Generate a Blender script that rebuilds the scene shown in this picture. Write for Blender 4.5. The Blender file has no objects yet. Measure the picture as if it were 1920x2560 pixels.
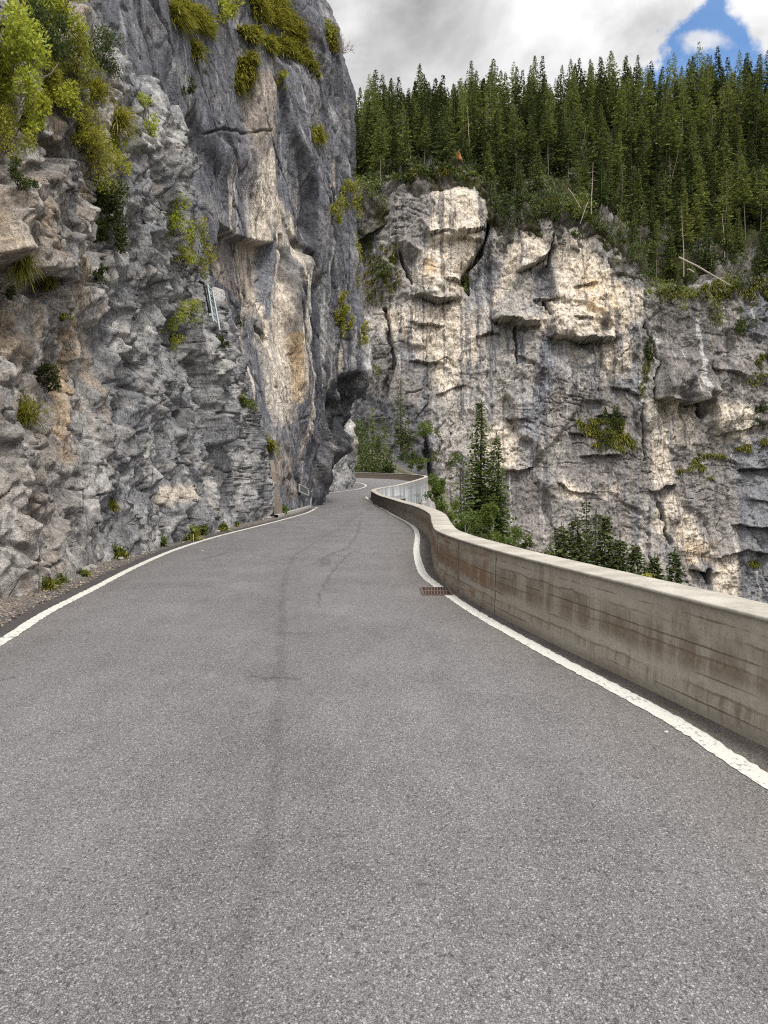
import bpy, math, random
import numpy as np
from mathutils import Vector
from mathutils.bvhtree import BVHTree

R = math.radians
scene = bpy.context.scene
col = scene.collection

# ------------------------------------------------------------------ camera
FPX, CX, CY, YH, CAMZ = 1923.0, 960.0, 1280.0, 1203.0, 1.6
PITCH = math.atan((CY - YH) / FPX)
cam_d = bpy.data.cameras.new("camera")
cam_d.sensor_fit = 'VERTICAL'
cam_d.sensor_height = 36.0
cam_d.lens = 36.0 * FPX / 2560.0
cam_d.clip_start = 0.05
cam_d.clip_end = 6000
cam = bpy.data.objects.new("camera", cam_d)
col.objects.link(cam)
cam.location = (0, 0, CAMZ)
cam.rotation_euler = (R(90) - PITCH, 0, 0)
scene.camera = cam

CP, SP = math.cos(PITCH), math.sin(PITCH)


def ray(px, py):
    a, b = px - CX, CY - py
    return Vector((a, FPX * CP + b * SP, -FPX * SP + b * CP))


def at(px, py, Y):
    d = ray(px, py)
    k = Y / d.y
    return Vector((d.x * k, Y, CAMZ + d.z * k))


def proj(P):
    x, y, z = P[..., 0], P[..., 1], P[..., 2] - CAMZ
    f = y * CP - z * SP
    u = y * SP + z * CP
    f = np.where(f < 0.05, 0.05, f)
    return CX + FPX * x / f, CY - FPX * u / f


# ------------------------------------------------------------------ render look
scene.view_settings.view_transform = 'Standard'
scene.view_settings.look = 'None'
scene.view_settings.gamma = 1.0
scene.view_settings.use_curve_mapping = False
scene.view_settings.exposure = 0.35
scene.render.engine = 'CYCLES'
scene.cycles.max_bounces = 5
scene.cycles.diffuse_bounces = 3
scene.cycles.glossy_bounces = 2
scene.cycles.transmission_bounces = 2
scene.cycles.transparent_max_bounces = 4
scene.cycles.filter_width = 1.1
scene.cycles.use_denoising = False
scene.cycles.denoiser = 'OPENIMAGEDENOISE'
scene.cycles.denoising_input_passes = 'RGB_ALBEDO_NORMAL'
scene.cycles.denoising_prefilter = 'ACCURATE'

SUN_EL, SUN_AZ = 54.0, 152.0      # azimuth measured clockwise from +Y (view direction)


# ------------------------------------------------------------------ node helper
class NT:
    def __init__(s, tree):
        s.t = tree
        tree.nodes.clear()

    def n(s, typ, **kw):
        nd = s.t.nodes.new(typ)
        for k, v in kw.items():
            setattr(nd, k, v)
        return nd

    def link(s, a, b):
        s.t.links.new(a, b)

    def put(s, sock, v):
        if isinstance(v, bpy.types.NodeSocket):
            s.link(v, sock)
        else:
            sock.default_value = v

    def m(s, op, a, b=None, c=None, clamp=False):
        nd = s.n('ShaderNodeMath', operation=op, use_clamp=clamp)
        s.put(nd.inputs[0], a)
        if b is not None: s.put(nd.inputs[1], b)
        if c is not None: s.put(nd.inputs[2], c)
        return nd.outputs[0]

    def add(s, a, b): return s.m('ADD', a, b)
    def sub(s, a, b): return s.m('SUBTRACT', a, b)
    def mul(s, a, b): return s.m('MULTIPLY', a, b)

    def smooth(s, x, a, b, o0=0.0, o1=1.0):
        nd = s.n('ShaderNodeMapRange', interpolation_type='SMOOTHSTEP')
        s.put(nd.inputs['Value'], x)
        s.put(nd.inputs['From Min'], a); s.put(nd.inputs['From Max'], b)
        s.put(nd.inputs['To Min'], o0); s.put(nd.inputs['To Max'], o1)
        return nd.outputs[0]

    def noise(s, vec, scale, detail=4, rough=0.55, dist=0.0):
        nd = s.n('ShaderNodeTexNoise')
        if vec is not None: s.link(vec, nd.inputs['Vector'])
        nd.inputs['Scale'].default_value = scale
        nd.inputs['Detail'].default_value = detail
        nd.inputs['Roughness'].default_value = rough
        nd.inputs['Distortion'].default_value = dist
        return nd.outputs['Fac']

    def mapv(s, vec, scale=(1, 1, 1), loc=(0, 0, 0), rot=(0, 0, 0)):
        nd = s.n('ShaderNodeMapping')
        s.link(vec, nd.inputs['Vector'])
        nd.inputs['Scale'].default_value = scale
        nd.inputs['Location'].default_value = loc
        nd.inputs['Rotation'].default_value = rot
        return nd.outputs[0]

    def mix(s, f, a, b, blend='MIX'):
        nd = s.n('ShaderNodeMix', data_type='RGBA', blend_type=blend)
        s.put(nd.inputs[0], f)
        for i, v in ((6, a), (7, b)):
            if isinstance(v, tuple) and len(v) == 3: v = (*v, 1)
            s.put(nd.inputs[i], v)
        return nd.outputs[2]

    def scale_col(s, c, f):
        nd = s.n('ShaderNodeVectorMath', operation='SCALE')
        s.link(c, nd.inputs[0]); s.put(nd.inputs['Scale'], f)
        return nd.outputs[0]

    def bump(s, h, strength, dist):
        nd = s.n('ShaderNodeBump')
        s.link(h, nd.inputs['Height'])
        nd.inputs['Strength'].default_value = strength
        nd.inputs['Distance'].default_value = dist
        return nd.outputs[0]

    def out(s, c, rough=0.9, bump=None, spec=0.3, metal=0.0):
        p = s.n('ShaderNodeBsdfPrincipled')
        if isinstance(c, tuple) and len(c) == 3: c = (*c, 1)
        s.put(p.inputs['Base Color'], c)
        s.put(p.inputs['Roughness'], rough)
        s.put(p.inputs['Specular IOR Level'], spec)
        p.inputs['Metallic'].default_value = metal
        if bump is not None: s.link(bump, p.inputs['Normal'])
        o = s.n('ShaderNodeOutputMaterial')
        s.link(p.outputs[0], o.inputs[0])
        return p


# ------------------------------------------------------------------ world : broken overcast with one blue gap
W = bpy.data.worlds.new("World")
scene.world = W
W.use_nodes = True
w = NT(W.node_tree)
tc = w.n('ShaderNodeTexCoord')
D = tc.outputs['Generated']
sep = w.n('ShaderNodeSeparateXYZ'); w.link(D, sep.inputs[0])
dx, dy, dz = sep.outputs
ydiv = w.m('MAXIMUM', dy, 0.05)
u = w.m('DIVIDE', dx, ydiv)
v = w.m('DIVIDE', dz, ydiv)
n1 = w.sub(w.noise(D, 9, 6, 0.6), 0.5)
n2 = w.sub(w.noise(w.mapv(D, loc=(3, 7, 1)), 14, 6, 0.62), 0.5)
nb = w.noise(w.mapv(D, scale=(1, 1, 1.6), loc=(1.7, 0.4, 2.2)), 4.2, 7, 0.56, 0.35)
f1 = w.sub(w.sub(u, 0.4000), w.mul(w.sub(v, 0.6256), 1.071))
f1 = w.sub(w.add(f1, w.mul(n1, 0.36)), .052)
f2 = w.sub(w.add(0.438, w.m('MAXIMUM', w.sub(0.594, v), 0.0)), u)
f2 = w.add(f2, w.mul(n2, 0.12))
hole = w.mul(w.smooth(f1, -0.012, 0.022), w.smooth(f2, -0.010, 0.012))
hole = w.mul(w.mul(hole, .88), w.smooth(dy, 0.1, 0.3))
hole = w.mul(hole, w.mul(w.smooth(w.add(v, w.mul(n1, .2)), 0.43, 0.50), w.smooth(w.add(u, w.mul(n2, .2)), 0.57, 0.51)))


def blob(px, py, sx, sy, amp):
    uu, vv = (px - CX) / FPX, (YH - py) / FPX
    a = w.m('POWER', w.m('DIVIDE', w.sub(u, uu), sx), 2.0)
    b = w.m('POWER', w.m('DIVIDE', w.sub(v, vv), sy), 2.0)
    return w.mul(w.m('EXPONENT', w.mul(w.add(a, b), -1.0)), amp)


puff = blob(1735, 128, 0.030, 0.016, 0.75)
hole = w.mul(hole, w.sub(1.0, w.mul(w.smooth(w.add(puff, w.mul(n2, 2.2)), 0.25, 0.75), 0.85)))
br = w.add(0.60, w.mul(w.sub(nb, 0.5), 1.9))
br = w.add(br, w.mul(n1, 0.30))
br = w.add(br, blob(1060, 40, 0.085, 0.05, -0.20))
br = w.add(br, blob(1300, 40, 0.06, 0.06, 0.14))
br = w.add(br, blob(870, 100, 0.03, 0.05, 0.16))
br = w.add(br, blob(1890, 60, 0.05, 0.06, 0.16))
br = w.m('MINIMUM', w.m('MAXIMUM', br, 0.30), 0.84)
zen = w.smooth(dz, 0.58, 0.92, 0.0, 2.0)
back = w.smooth(dy, 0.45, -0.5, 0.0, 1.5)
low = w.smooth(dz, -0.05, 0.0, 0.15, 1.0)
lvl = w.mul(w.mul(br, w.add(1.0, w.add(zen, w.mul(back, w.smooth(dz, 0.05, 0.5))))), low)
cc = w.n('ShaderNodeCombineColor')
w.link(w.mul(lvl, 1.0), cc.inputs[0]); w.link(w.mul(lvl, 0.99), cc.inputs[1]); w.link(w.mul(lvl, 1.0), cc.inputs[2])
bg2 = w.n('ShaderNodeBackground'); w.link(cc.outputs[0], bg2.inputs[0])
sky = w.n('ShaderNodeTexSky', sky_type='NISHITA')
sky.sun_disc = False
sky.sun_elevation = R(SUN_EL)
sky.sun_rotation = R(SUN_AZ)
sky.air_density = 1.0; sky.dust_density = 0.3; sky.ozone_density = 2.0
bg1 = w.n('ShaderNodeBackground'); w.link(w.mix(1.0, sky.outputs[0], (0.46, 0.86, 1.14), 'MULTIPLY'), bg1.inputs[0]); bg1.inputs[1].default_value = 0.14
mx = w.n('ShaderNodeMixShader')
w.link(hole, mx.inputs[0]); w.link(bg2.outputs[0], mx.inputs[1]); w.link(bg1.outputs[0], mx.inputs[2])
wo = w.n('ShaderNodeOutputWorld'); w.link(mx.outputs[0], wo.inputs[0])

# ------------------------------------------------------------------ sun behind thin cloud
sl = bpy.data.lights.new("sun", 'SUN')
sl.energy = 2.2
sl.angle = R(9)
sl.color = (1.0, 0.94, 0.84)
so = bpy.data.objects.new("sun", sl)
col.objects.link(so)
sd = Vector((math.sin(R(SUN_AZ)) * math.cos(R(SUN_EL)), math.cos(R(SUN_AZ)) * math.cos(R(SUN_EL)), math.sin(R(SUN_EL))))
so.rotation_euler = sd.to_track_quat('Z', 'Y').to_euler()
so.location = sd * 300

# ------------------------------------------------------------------ numpy noise
rs = np.random.RandomState(11)
PERM = rs.permutation(256).astype(np.int32)
GR = rs.normal(size=(256, 3)).astype(np.float32)
GR /= np.linalg.norm(GR, axis=1)[:, None]
RND = rs.rand(256, 4).astype(np.float32)


def perlin(x, y, z):
    xi = np.floor(x).astype(np.int32); yi = np.floor(y).astype(np.int32); zi = np.floor(z).astype(np.int32)
    xf = (x - xi).astype(np.float32); yf = (y - yi).astype(np.float32); zf = (z - zi).astype(np.float32)
    fx = xf * xf * xf * (xf * (xf * 6 - 15) + 10)
    fy = yf * yf * yf * (yf * (yf * 6 - 15) + 10)
    fz = zf * zf * zf * (zf * (zf * 6 - 15) + 10)
    res = 0
    for i in (0, 1):
        a = PERM[(xi + i) & 255]
        wx = fx if i else 1 - fx
        for j in (0, 1):
            b = PERM[(a + yi + j) & 255]
            wy = fy if j else 1 - fy
            for k in (0, 1):
                g = GR[PERM[(b + zi + k) & 255]]
                d = g[..., 0] * (xf - i) + g[..., 1] * (yf - j) + g[..., 2] * (zf - k)
                res = res + d * (wx * wy * (fz if k else 1 - fz))
    return res


def fbm(x, y, z, oct=4, gain=0.5, lac=2.03):
    a, s, t = 1.0, 0, 0
    for o in range(oct):
        s = s + a * perlin(x + 17.1 * o, y + 5.3 * o, z + 9.7 * o)
        t += a
        a *= gain
        x, y, z = x * lac, y * lac, z * lac
    return s / t * 1.6


def ridged(x, y, z, oct=4):
    a, s, t = 1.0, 0, 0
    for o in range(oct):
        s = s + a * (1 - np.abs(perlin(x + 3.1 * o, y + 7.3 * o, z)) * 2.2)
        t += a; a *= 0.5
        x, y, z = x * 2.1, y * 2.1, z * 2.1
    return s / t


def facet(a, b, seed=0, jit=0.9, k=17.0):
    """broken-rock plates over a 2D domain: one tilted plane per irregular cell, steps kept a little soft"""
    ai = np.floor(a).astype(np.int32); bi = np.floor(b).astype(np.int32)
    best = np.full(a.shape, 9.0, np.float32)
    bid = np.zeros(a.shape, np.int32)
    W_ = np.full(a.shape, 1e-9, np.float32); O_ = np.zeros(a.shape, np.float32); T_ = O_.copy()
    for i in (-1, 0, 1):
        for j in (-1, 0, 1):
            h = PERM[(PERM[(ai + i + seed * 31) & 255] + bi + j + seed * 7) & 255]
            r = RND[h]
            ex = (a - (ai + i + 0.5 + (r[..., 0] - 0.5) * jit)).astype(np.float32)
            ey = (b - (bi + j + 0.5 + (r[..., 1] - 0.5) * jit)).astype(np.float32)
            d = ex * ex + ey * ey
            near = d < best
            best = np.where(near, d, best)
            bid = np.where(near, h, bid)
            w_ = np.exp(-k * d)
            ang = r[..., 3] * 6.2832
            W_ += w_; O_ += w_ * (r[..., 2] - 0.5); T_ += w_ * (np.cos(ang) * ex + np.sin(ang) * ey)
    return O_ / W_, T_ / W_, RND[(bid * 7 + 13) & 255][..., 0], best


def shard(a, b, seed=0, T=.9, B=.55, O=.55, jit=.95):
    """fractured rock: lowest of neighbouring scoops, so cells meet in sharp outward edges"""
    ai = np.floor(a).astype(np.int32); bi = np.floor(b).astype(np.int32)
    best = np.full(a.shape, 9.0, np.float32); bid = np.zeros(a.shape, np.int32)
    for i in (-1, 0, 1):
        for j in (-1, 0, 1):
            h = PERM[(PERM[(ai + i + seed * 31) & 255] + bi + j + seed * 7) & 255]
            r = RND[h]
            ex = (a - (ai + i + 0.5 + (r[..., 0] - 0.5) * jit)).astype(np.float32)
            ey = (b - (bi + j + 0.5 + (r[..., 1] - 0.5) * jit)).astype(np.float32)
            ang = r[..., 3] * 6.2832
            v_ = O * (r[..., 2] - .5) + T * (np.cos(ang) * ex + np.sin(ang) * ey) * (.4 + .6 * RND[(h + 5) & 255][..., 0]) + B * (ex * ex + ey * ey) * 1.6
            near = v_ < best
            best = np.where(near, v_, best); bid = np.where(near, h, bid)
    return best, RND[(bid * 7 + 13) & 255][..., 0]


def sstep(x, a, b):
    t = np.clip((x - a) / (b - a), 0, 1)
    return t * t * (3 - 2 * t)


def lerp(a, b, t):
    return a + (b - a) * t


def poly_sd(px, py, pts):
    """signed distance (px) to polygon: positive inside"""
    pts = np.array(pts, np.float32)
    dmin = np.full(px.shape, 1e9, np.float32)
    inside = np.zeros(px.shape, bool)
    n = len(pts)
    for i in range(n):
        x0, y0 = pts[i]; x1, y1 = pts[(i + 1) % n]
        ex, ey = x1 - x0, y1 - y0
        t = np.clip(((px - x0) * ex + (py - y0) * ey) / (ex * ex + ey * ey + 1e-6), 0, 1)
        dmin = np.minimum(dmin, (px - x0 - t * ex) ** 2 + (py - y0 - t * ey) ** 2)
        c = ((y0 > py) != (y1 > py)) & (px < (x1 - x0) * (py - y0) / (y1 - y0 + 1e-9) + x0)
        inside ^= c
    d = np.sqrt(dmin)
    return np.where(inside, d, -d)


def line_d(px, py, pts):
    dmin = np.full(px.shape, 1e9, np.float32)
    for (x0, y0), (x1, y1) in zip(pts[:-1], pts[1:]):
        ex, ey = x1 - x0, y1 - y0
        t = np.clip(((px - x0) * ex + (py - y0) * ey) / (ex * ex + ey * ey + 1e-6), 0, 1)
        dmin = np.minimum(dmin, (px - x0 - t * ex) ** 2 + (py - y0 - t * ey) ** 2)
    return np.sqrt(dmin)


# ------------------------------------------------------------------ mesh helpers
def mesh_np(name, V, F, mat=None, cols=None, smooth=False, parent=None, mats=None, midx=None):
    V = np.asarray(V, np.float32); F = np.asarray(F, np.int32)
    me = bpy.data.meshes.new(name)
    k = F.shape[1]
    me.vertices.add(len(V)); me.vertices.foreach_set('co', V.ravel())
    me.loops.add(F.size); me.loops.foreach_set('vertex_index', F.ravel())
    me.polygons.add(len(F))
    me.polygons.foreach_set('loop_start', np.arange(0, F.size, k, dtype=np.int32))
    if smooth: me.polygons.foreach_set('use_smooth', np.ones(len(F), bool))
    me.update(calc_edges=True)
    if cols is not None:
        at_ = me.color_attributes.new('Col', 'FLOAT_COLOR', 'POINT')
        c4 = np.ones((len(V), 4), np.float32); c4[:, :3] = cols
        at_.data.foreach_set('color', c4.ravel())
    if mats:
        for m_ in mats: me.materials.append(m_)
        me.polygons.foreach_set('material_index', np.asarray(midx, np.int32))
    elif mat:
        me.materials.append(mat)
    o = bpy.data.objects.new(name, me)
    col.objects.link(o)
    if parent: o.parent = parent
    return o


def grid_faces(nu, nv, flip=False):
    i = np.arange(nu - 1)[:, None]; j = np.arange(nv - 1)[None, :]
    a = i * nv + j
    f = np.stack([a, a + nv, a + nv + 1, a + 1], -1).reshape(-1, 4)
    return f[:, ::-1] if flip else f


class MB:
    """collects shapes into one mesh (quads and tris padded into separate lists)"""
    def __init__(s): s.v = []; s.f = []

    def addf(s, vs, fs):
        b = len(s.v)
        s.v += [tuple(p) for p in vs]
        s.f += [tuple(b + i for i in f) for f in fs]

    def box(s, c, size, rot=None):
        cx_, cy_, cz_ = c; sx, sy, sz = [q / 2 for q in size]
        vs = [Vector((x, y, z)) for x in (-sx, sx) for y in (-sy, sy) for z in (-sz, sz)]
        if rot is not None: vs = [rot @ q for q in vs]
        vs = [q + Vector(c) for q in vs]
        s.addf(vs, [(0, 1, 3, 2), (4, 6, 7, 5), (0, 4, 5, 1), (2, 3, 7, 6), (0, 2, 6, 4), (1, 5, 7, 3)])

    def tube(s, pts, rad, n=8, cap=True):
        pts = [Vector(p) for p in pts]
        rad = rad if isinstance(rad, (list, tuple)) else [rad] * len(pts)
        b = len(s.v)
        up = Vector((0.31, 0.17, 0.93))
        for i, p in enumerate(pts):
            d = (pts[min(i + 1, len(pts) - 1)] - pts[max(i - 1, 0)]).normalized()
            a = d.cross(up)
            if a.length < 1e-3: a = d.cross(Vector((1, 0, 0)))
            a.normalize(); c = d.cross(a)
            for k in range(n):
                t = 2 * math.pi * k / n
                s.v.append(tuple(p + (a * math.cos(t) + c * math.sin(t)) * rad[i]))
        for i in range(len(pts) - 1):
            for k in range(n):
                k2 = (k + 1) % n
                s.f.append((b + i * n + k, b + i * n + k2, b + (i + 1) * n + k2, b + (i + 1) * n + k))
        if cap:
            s.f.append(tuple(b + k for k in range(n))[::-1])
            s.f.append(tuple(b + (len(pts) - 1) * n + k for k in range(n)))

    def build(s, name, mat, parent=None, smooth=False):
        me = bpy.data.meshes.new(name)
        me.from_pydata(s.v, [], s.f)
        me.materials.append(mat)
        if smooth:
            for p in me.polygons: p.use_smooth = True
        me.update()
        o = bpy.data.objects.new(name, me)
        col.objects.link(o)
        if parent: o.parent = parent
        return o


def tag(o, label=None, cat=None, group=None, kind=None):
    if label: o['label'] = label
    if cat: o['category'] = cat
    if group: o['group'] = group
    if kind: o['kind'] = kind
    return o


def empty(name, loc=(0, 0, 0), rz=0.0, scale=1.0):
    o = bpy.data.objects.new(name, None)
    col.objects.link(o)
    o.location = loc
    o.rotation_euler = (0, 0, rz)
    o.scale = (scale,) * 3
    o.empty_display_size = 0.2
    return o


# ------------------------------------------------------------------ materials
MAT = {}


def newmat(name):
    m_ = bpy.data.materials.new(name)
    m_.use_nodes = True
    MAT[name] = m_
    return NT(m_.node_tree)


def rock_mat(name, fine, bstr, bdist, crack):
    """mineral colour from the mesh, grain and hairline joints from procedural noise"""
    t = newmat(name)
    a = t.n('ShaderNodeAttribute', attribute_name='Col')
    ob = t.n('ShaderNodeTexCoord').outputs['Object']
    nz = t.noise(ob, fine, 7, 0.68)
    nz2 = t.noise(t.mapv(ob, scale=(1, 1, 0.35)), fine * 3.1, 5, 0.65)
    f = t.add(t.mul(nz, 0.9), t.mul(nz2, 0.7))
    wv = t.n('ShaderNodeTexNoise'); t.link(ob, wv.inputs['Vector']); wv.inputs['Scale'].default_value = crack * .8; wv.inputs['Detail'].default_value = 4
    wa = t.n('ShaderNodeVectorMath', operation='MULTIPLY_ADD'); t.link(wv.outputs['Color'], wa.inputs[0]); wa.inputs[1].default_value = (.7 / crack,) * 3; t.link(ob, wa.inputs[2])
    cr = None
    for sc_, rot_, wd_ in ((crack * .8, .5, .022), (crack * 2.2, -.4, .030)):
        vo = t.n('ShaderNodeTexVoronoi', feature='DISTANCE_TO_EDGE')
        t.link(t.mapv(wa.outputs[0], scale=(1, 1, .28), rot=(rot_ * .5, rot_ * .4, 0)), vo.inputs['Vector']); vo.inputs['Scale'].default_value = sc_
        pres = t.smooth(t.noise(t.mapv(ob, loc=(sc_, 2, 5)), crack * .45, 3, .5), .50, .66)
        c_ = t.mul(t.smooth(vo.outputs['Distance'], wd_, .0), pres)
        cr = c_ if cr is None else t.m('MAXIMUM', cr, t.mul(c_, .8))
    c = t.scale_col(a.outputs['Color'], t.m('MAXIMUM', t.add(t.mul(t.sub(f, 0.8), 2.6), 1.0), .15))
    c = t.mix(t.mul(cr, .30), c, (.045, .044, .044))
    h = t.sub(t.add(t.mul(nz, 1.0), t.mul(nz2, 0.5)), t.mul(cr, .40))
    t.out(c, 0.88, t.bump(h, bstr, bdist), 0.25)


rock_mat('rock_near', 6.0, 1.0, 0.16, 2.4)
rock_mat('rock_wall', 2.6, 1.0, 0.28, .9)
rock_mat('rock_far', 0.9, 1.0, 1.0, .24)


def flat_mat(name, c, rough=0.7, metal=0.0, nscale=20, namp=0.3, spec=0.4):
    t = newmat(name)
    ob = t.n('ShaderNodeTexCoord').outputs['Object']
    n_ = t.noise(ob, nscale, 5, 0.6)
    t.out(t.mix(n_, tuple(q * (1 - namp) for q in c), tuple(q * (1 + namp) for q in c)), rough, t.bump(n_, 0.2, 0.01), spec, metal)


def leaf_mat(name, c1, c2, transl=0.35, rnd=0.35):
    t = newmat(name)
    geo = t.n('ShaderNodeNewGeometry')
    oi = t.n('ShaderNodeObjectInfo')
    r = t.add(t.mul(geo.outputs['Random Per Island'], 1.0), t.mul(t.sub(oi.outputs['Random'], 0.5), rnd))
    c = t.mix(t.m('MAXIMUM', t.m('MINIMUM', r, 1.0), 0.0), c1, c2)
    p = t.n('ShaderNodeBsdfPrincipled')
    t.link(c, p.inputs['Base Color']); p.inputs['Roughness'].default_value = 0.6
    p.inputs['Specular IOR Level'].default_value = 0.25
    tr = t.n('ShaderNodeBsdfTranslucent'); t.link(c, tr.inputs[0])
    ms = t.n('ShaderNodeMixShader'); ms.inputs[0].default_value = transl
    t.link(p.outputs[0], ms.inputs[1]); t.link(tr.outputs[0], ms.inputs[2])
    o = t.n('ShaderNodeOutputMaterial'); t.link(ms.outputs[0], o.inputs[0])


leaf_mat('spruce_needles', (0.044, 0.066, 0.019), (0.175, 0.200, 0.046), 0.34, 1.3)
leaf_mat('shaded_needles', (0.020, 0.034, 0.012), (0.070, 0.085, 0.024), 0.22)  # darkened spruce copy, shade between the trees put into the colour
leaf_mat('forest_larch', (0.085, 0.110, 0.026), (0.190, 0.215, 0.048), 0.35, .9)
leaf_mat('larch_needles', (0.055, 0.085, 0.022), (0.125, 0.165, 0.038), 0.35)
leaf_mat('pine_needles', (0.030, 0.046, 0.012), (0.085, 0.105, 0.024), 0.25)
leaf_mat('bright_leaves', (0.215, 0.265, 0.030), (0.54, 0.555, 0.08), 0.45)
leaf_mat('green_leaves', (0.06, 0.095, 0.018), (0.15, 0.19, 0.035), 0.4)
leaf_mat('olive_leaves', (0.13, 0.150, 0.020), (0.38, 0.365, 0.055), 0.4)
leaf_mat('dark_leaves', (0.030, 0.048, 0.014), (0.085, 0.110, 0.025), 0.3)
leaf_mat('grass_blades', (0.13, 0.140, 0.020), (0.38, 0.35, 0.055), 0.35)
leaf_mat('far_grass', (0.10, 0.115, 0.022), (0.26, 0.25, 0.050), 0.3)
leaf_mat('dry_twigs', (0.25, 0.22, 0.20), (0.42, 0.38, 0.35), 0.1)
flat_mat('bark', (0.055, 0.045, 0.038), 0.95)
flat_mat('pale_bark', (0.30, 0.26, 0.22), 0.9)
flat_mat('grey_bark', (0.13, 0.115, 0.10), 0.9)
flat_mat('rust_iron', (0.125, 0.078, 0.062), 0.8, 0.3, 60)
flat_mat('hole_shade', (0.01, 0.01, 0.01), 0.95)  # near-black, paints the shade inside the drain holes
flat_mat('black_pipe', (0.018, 0.019, 0.022), 0.4, 0.0, 8)
flat_mat('galvanised', (0.24, 0.275, 0.295), 0.5, 0.3, 12)
flat_mat('grey_post', (0.20, 0.165, 0.14), 0.9, 0, 9)
flat_mat('white_post', (0.55, 0.55, 0.53), 0.6, 0, 9)
flat_mat('sign_grey', (0.085, 0.09, 0.09), 0.5, 0, 9)
flat_mat('sign_edge', (0.30, 0.31, 0.31), 0.5, 0, 9)
flat_mat('leaf_orange', (0.36, 0.16, 0.035), 0.6, 0, 30)
flat_mat('fragment', (0.24, 0.23, 0.22), 0.9, 0, 20)
flat_mat('pebble', (.40, .38, .34), 0.9, 0, 30)


# ------------------------------------------------------------------ road geometry (plan curves)
def road_z(Y):
    Y = np.asarray(Y, np.float32)
    t = np.clip(Y - 44.0, 0, None)
    return np.where(t < 8, 0.0375 * t * t / 16.0, 0.0375 * (t - 4.0))


def catmull(pts, per=10):
    pts = [np.array(p, float) for p in pts]
    P = [2 * pts[0] - pts[1]] + pts + [2 * pts[-1] - pts[-2]]
    out = []
    for i in range(1, len(P) - 2):
        p0, p1, p2, p3 = P[i - 1], P[i], P[i + 1], P[i + 2]
        # centripetal keeps tight bends from looping
        d1, d2, d3 = [max(np.linalg.norm(b - a) ** 0.5, 1e-4) for a, b in ((p0, p1), (p1, p2), (p2, p3))]
        for k in range(per):
            t = k / per
            m1 = (p1 - p0) / d1 - (p2 - p0) / (d1 + d2) + (p2 - p1) / d2
            m2 = (p2 - p1) / d2 - (p3 - p1) / (d2 + d3) + (p3 - p2) / d3
            m1, m2 = m1 * d2, m2 * d2
            h00 = 2 * t ** 3 - 3 * t * t + 1; h10 = t ** 3 - 2 * t * t + t
            h01 = -2 * t ** 3 + 3 * t * t; h11 = t ** 3 - t * t
            out.append(h00 * p1 + h10 * m1 + h01 * p2 + h11 * m2)
    out.append(pts[-1])
    return np.array(out)


WALL_IN = catmull([(3.9, -4), (3.0, 0.6), (2.29, 4.58), (1.32, 9.27), (0.90, 12.6), (0.955, 15.2), (1.20, 20.5), (1.10, 27), (0.74, 33),
                   (0.02, 44.0), (-0.62, 51), (-0.95, 55.5), (-0.45, 58.8), (0.75, 63), (2.1, 70), (3.75, 80), (4.5, 86),
                   (4.35, 91), (3.0, 95), (0.5, 98), (-4.3, 103), (-13, 112)], 12)
def right_edge(Y):
    return np.interp(Y, WALL_IN[:, 1], WALL_IN[:, 0])


def ground_pt(px, py):
    d = ray(px, py)
    Y = 20.0
    lo, hi = 1.0, 130.0
    for _ in range(50):
        Y = 0.5 * (lo + hi)
        z = CAMZ + d.z * Y / d.y
        if z > float(road_z(Y)): lo = Y
        else: hi = Y
    return (d.x * Y / d.y, Y)


# ------------------------------------------------------------------ cliffs
C_GREY = np.array((0.232, 0.232, 0.236)); C_BLUE = np.array((0.158, 0.167, 0.188)); C_DARK = np.array((0.050, 0.052, 0.060))
C_CREAM = np.array((0.62, 0.545, 0.445)); C_OCHRE = np.array((0.50, 0.345, 0.18)); C_PALE = np.array((0.47, 0.455, 0.435))
C_MAUVE = np.array((0.158, 0.146, 0.138)); C_BROWN = np.array((0.335, 0.278, 0.222)); C_MOSS = np.array((0.13, 0.125, 0.045))


def mixc(c, k, w_):
    w_ = np.clip(w_, 0, 1)[..., None]
    return c * (1 - w_) + k * w_


def loft_normals(P, face):
    du = np.gradient(P, axis=0); dv = np.gradient(P, axis=1)
    n = np.cross(du, dv)
    n /= np.linalg.norm(n, axis=-1, keepdims=True) + 1e-9
    s = np.sign((n * face).sum(-1).mean())
    return n * s


BVHS = []


def finish_rock(name, P, C, mat, step=2):
    nu, nv = P.shape[:2]
    # faces must look towards the camera side
    o = mesh_np(name, P.reshape(-1, 3), grid_faces(nu, nv), MAT[mat], C.reshape(-1, 3))
    tag(o, kind='structure')
    Q = P[::step, ::step]
    BVHS.append(BVHTree.FromPolygons([tuple(p) for p in Q.reshape(-1, 3).tolist()], grid_faces(*Q.shape[:2]).tolist()))
    return o


def hit(px, py, only=None):
    d = ray(px, py).normalized()
    best = None
    for i, b in enumerate(BVHS):
        if only is not None and i not in only: continue
        loc, nrm, idx, dist = b.ray_cast(Vector((0, 0, CAMZ)), d)
        if loc is not None and (best is None or dist < best[2]):
            if nrm.dot(d) > 0: nrm = -nrm
            best = (loc, nrm, dist)
    return best


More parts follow.
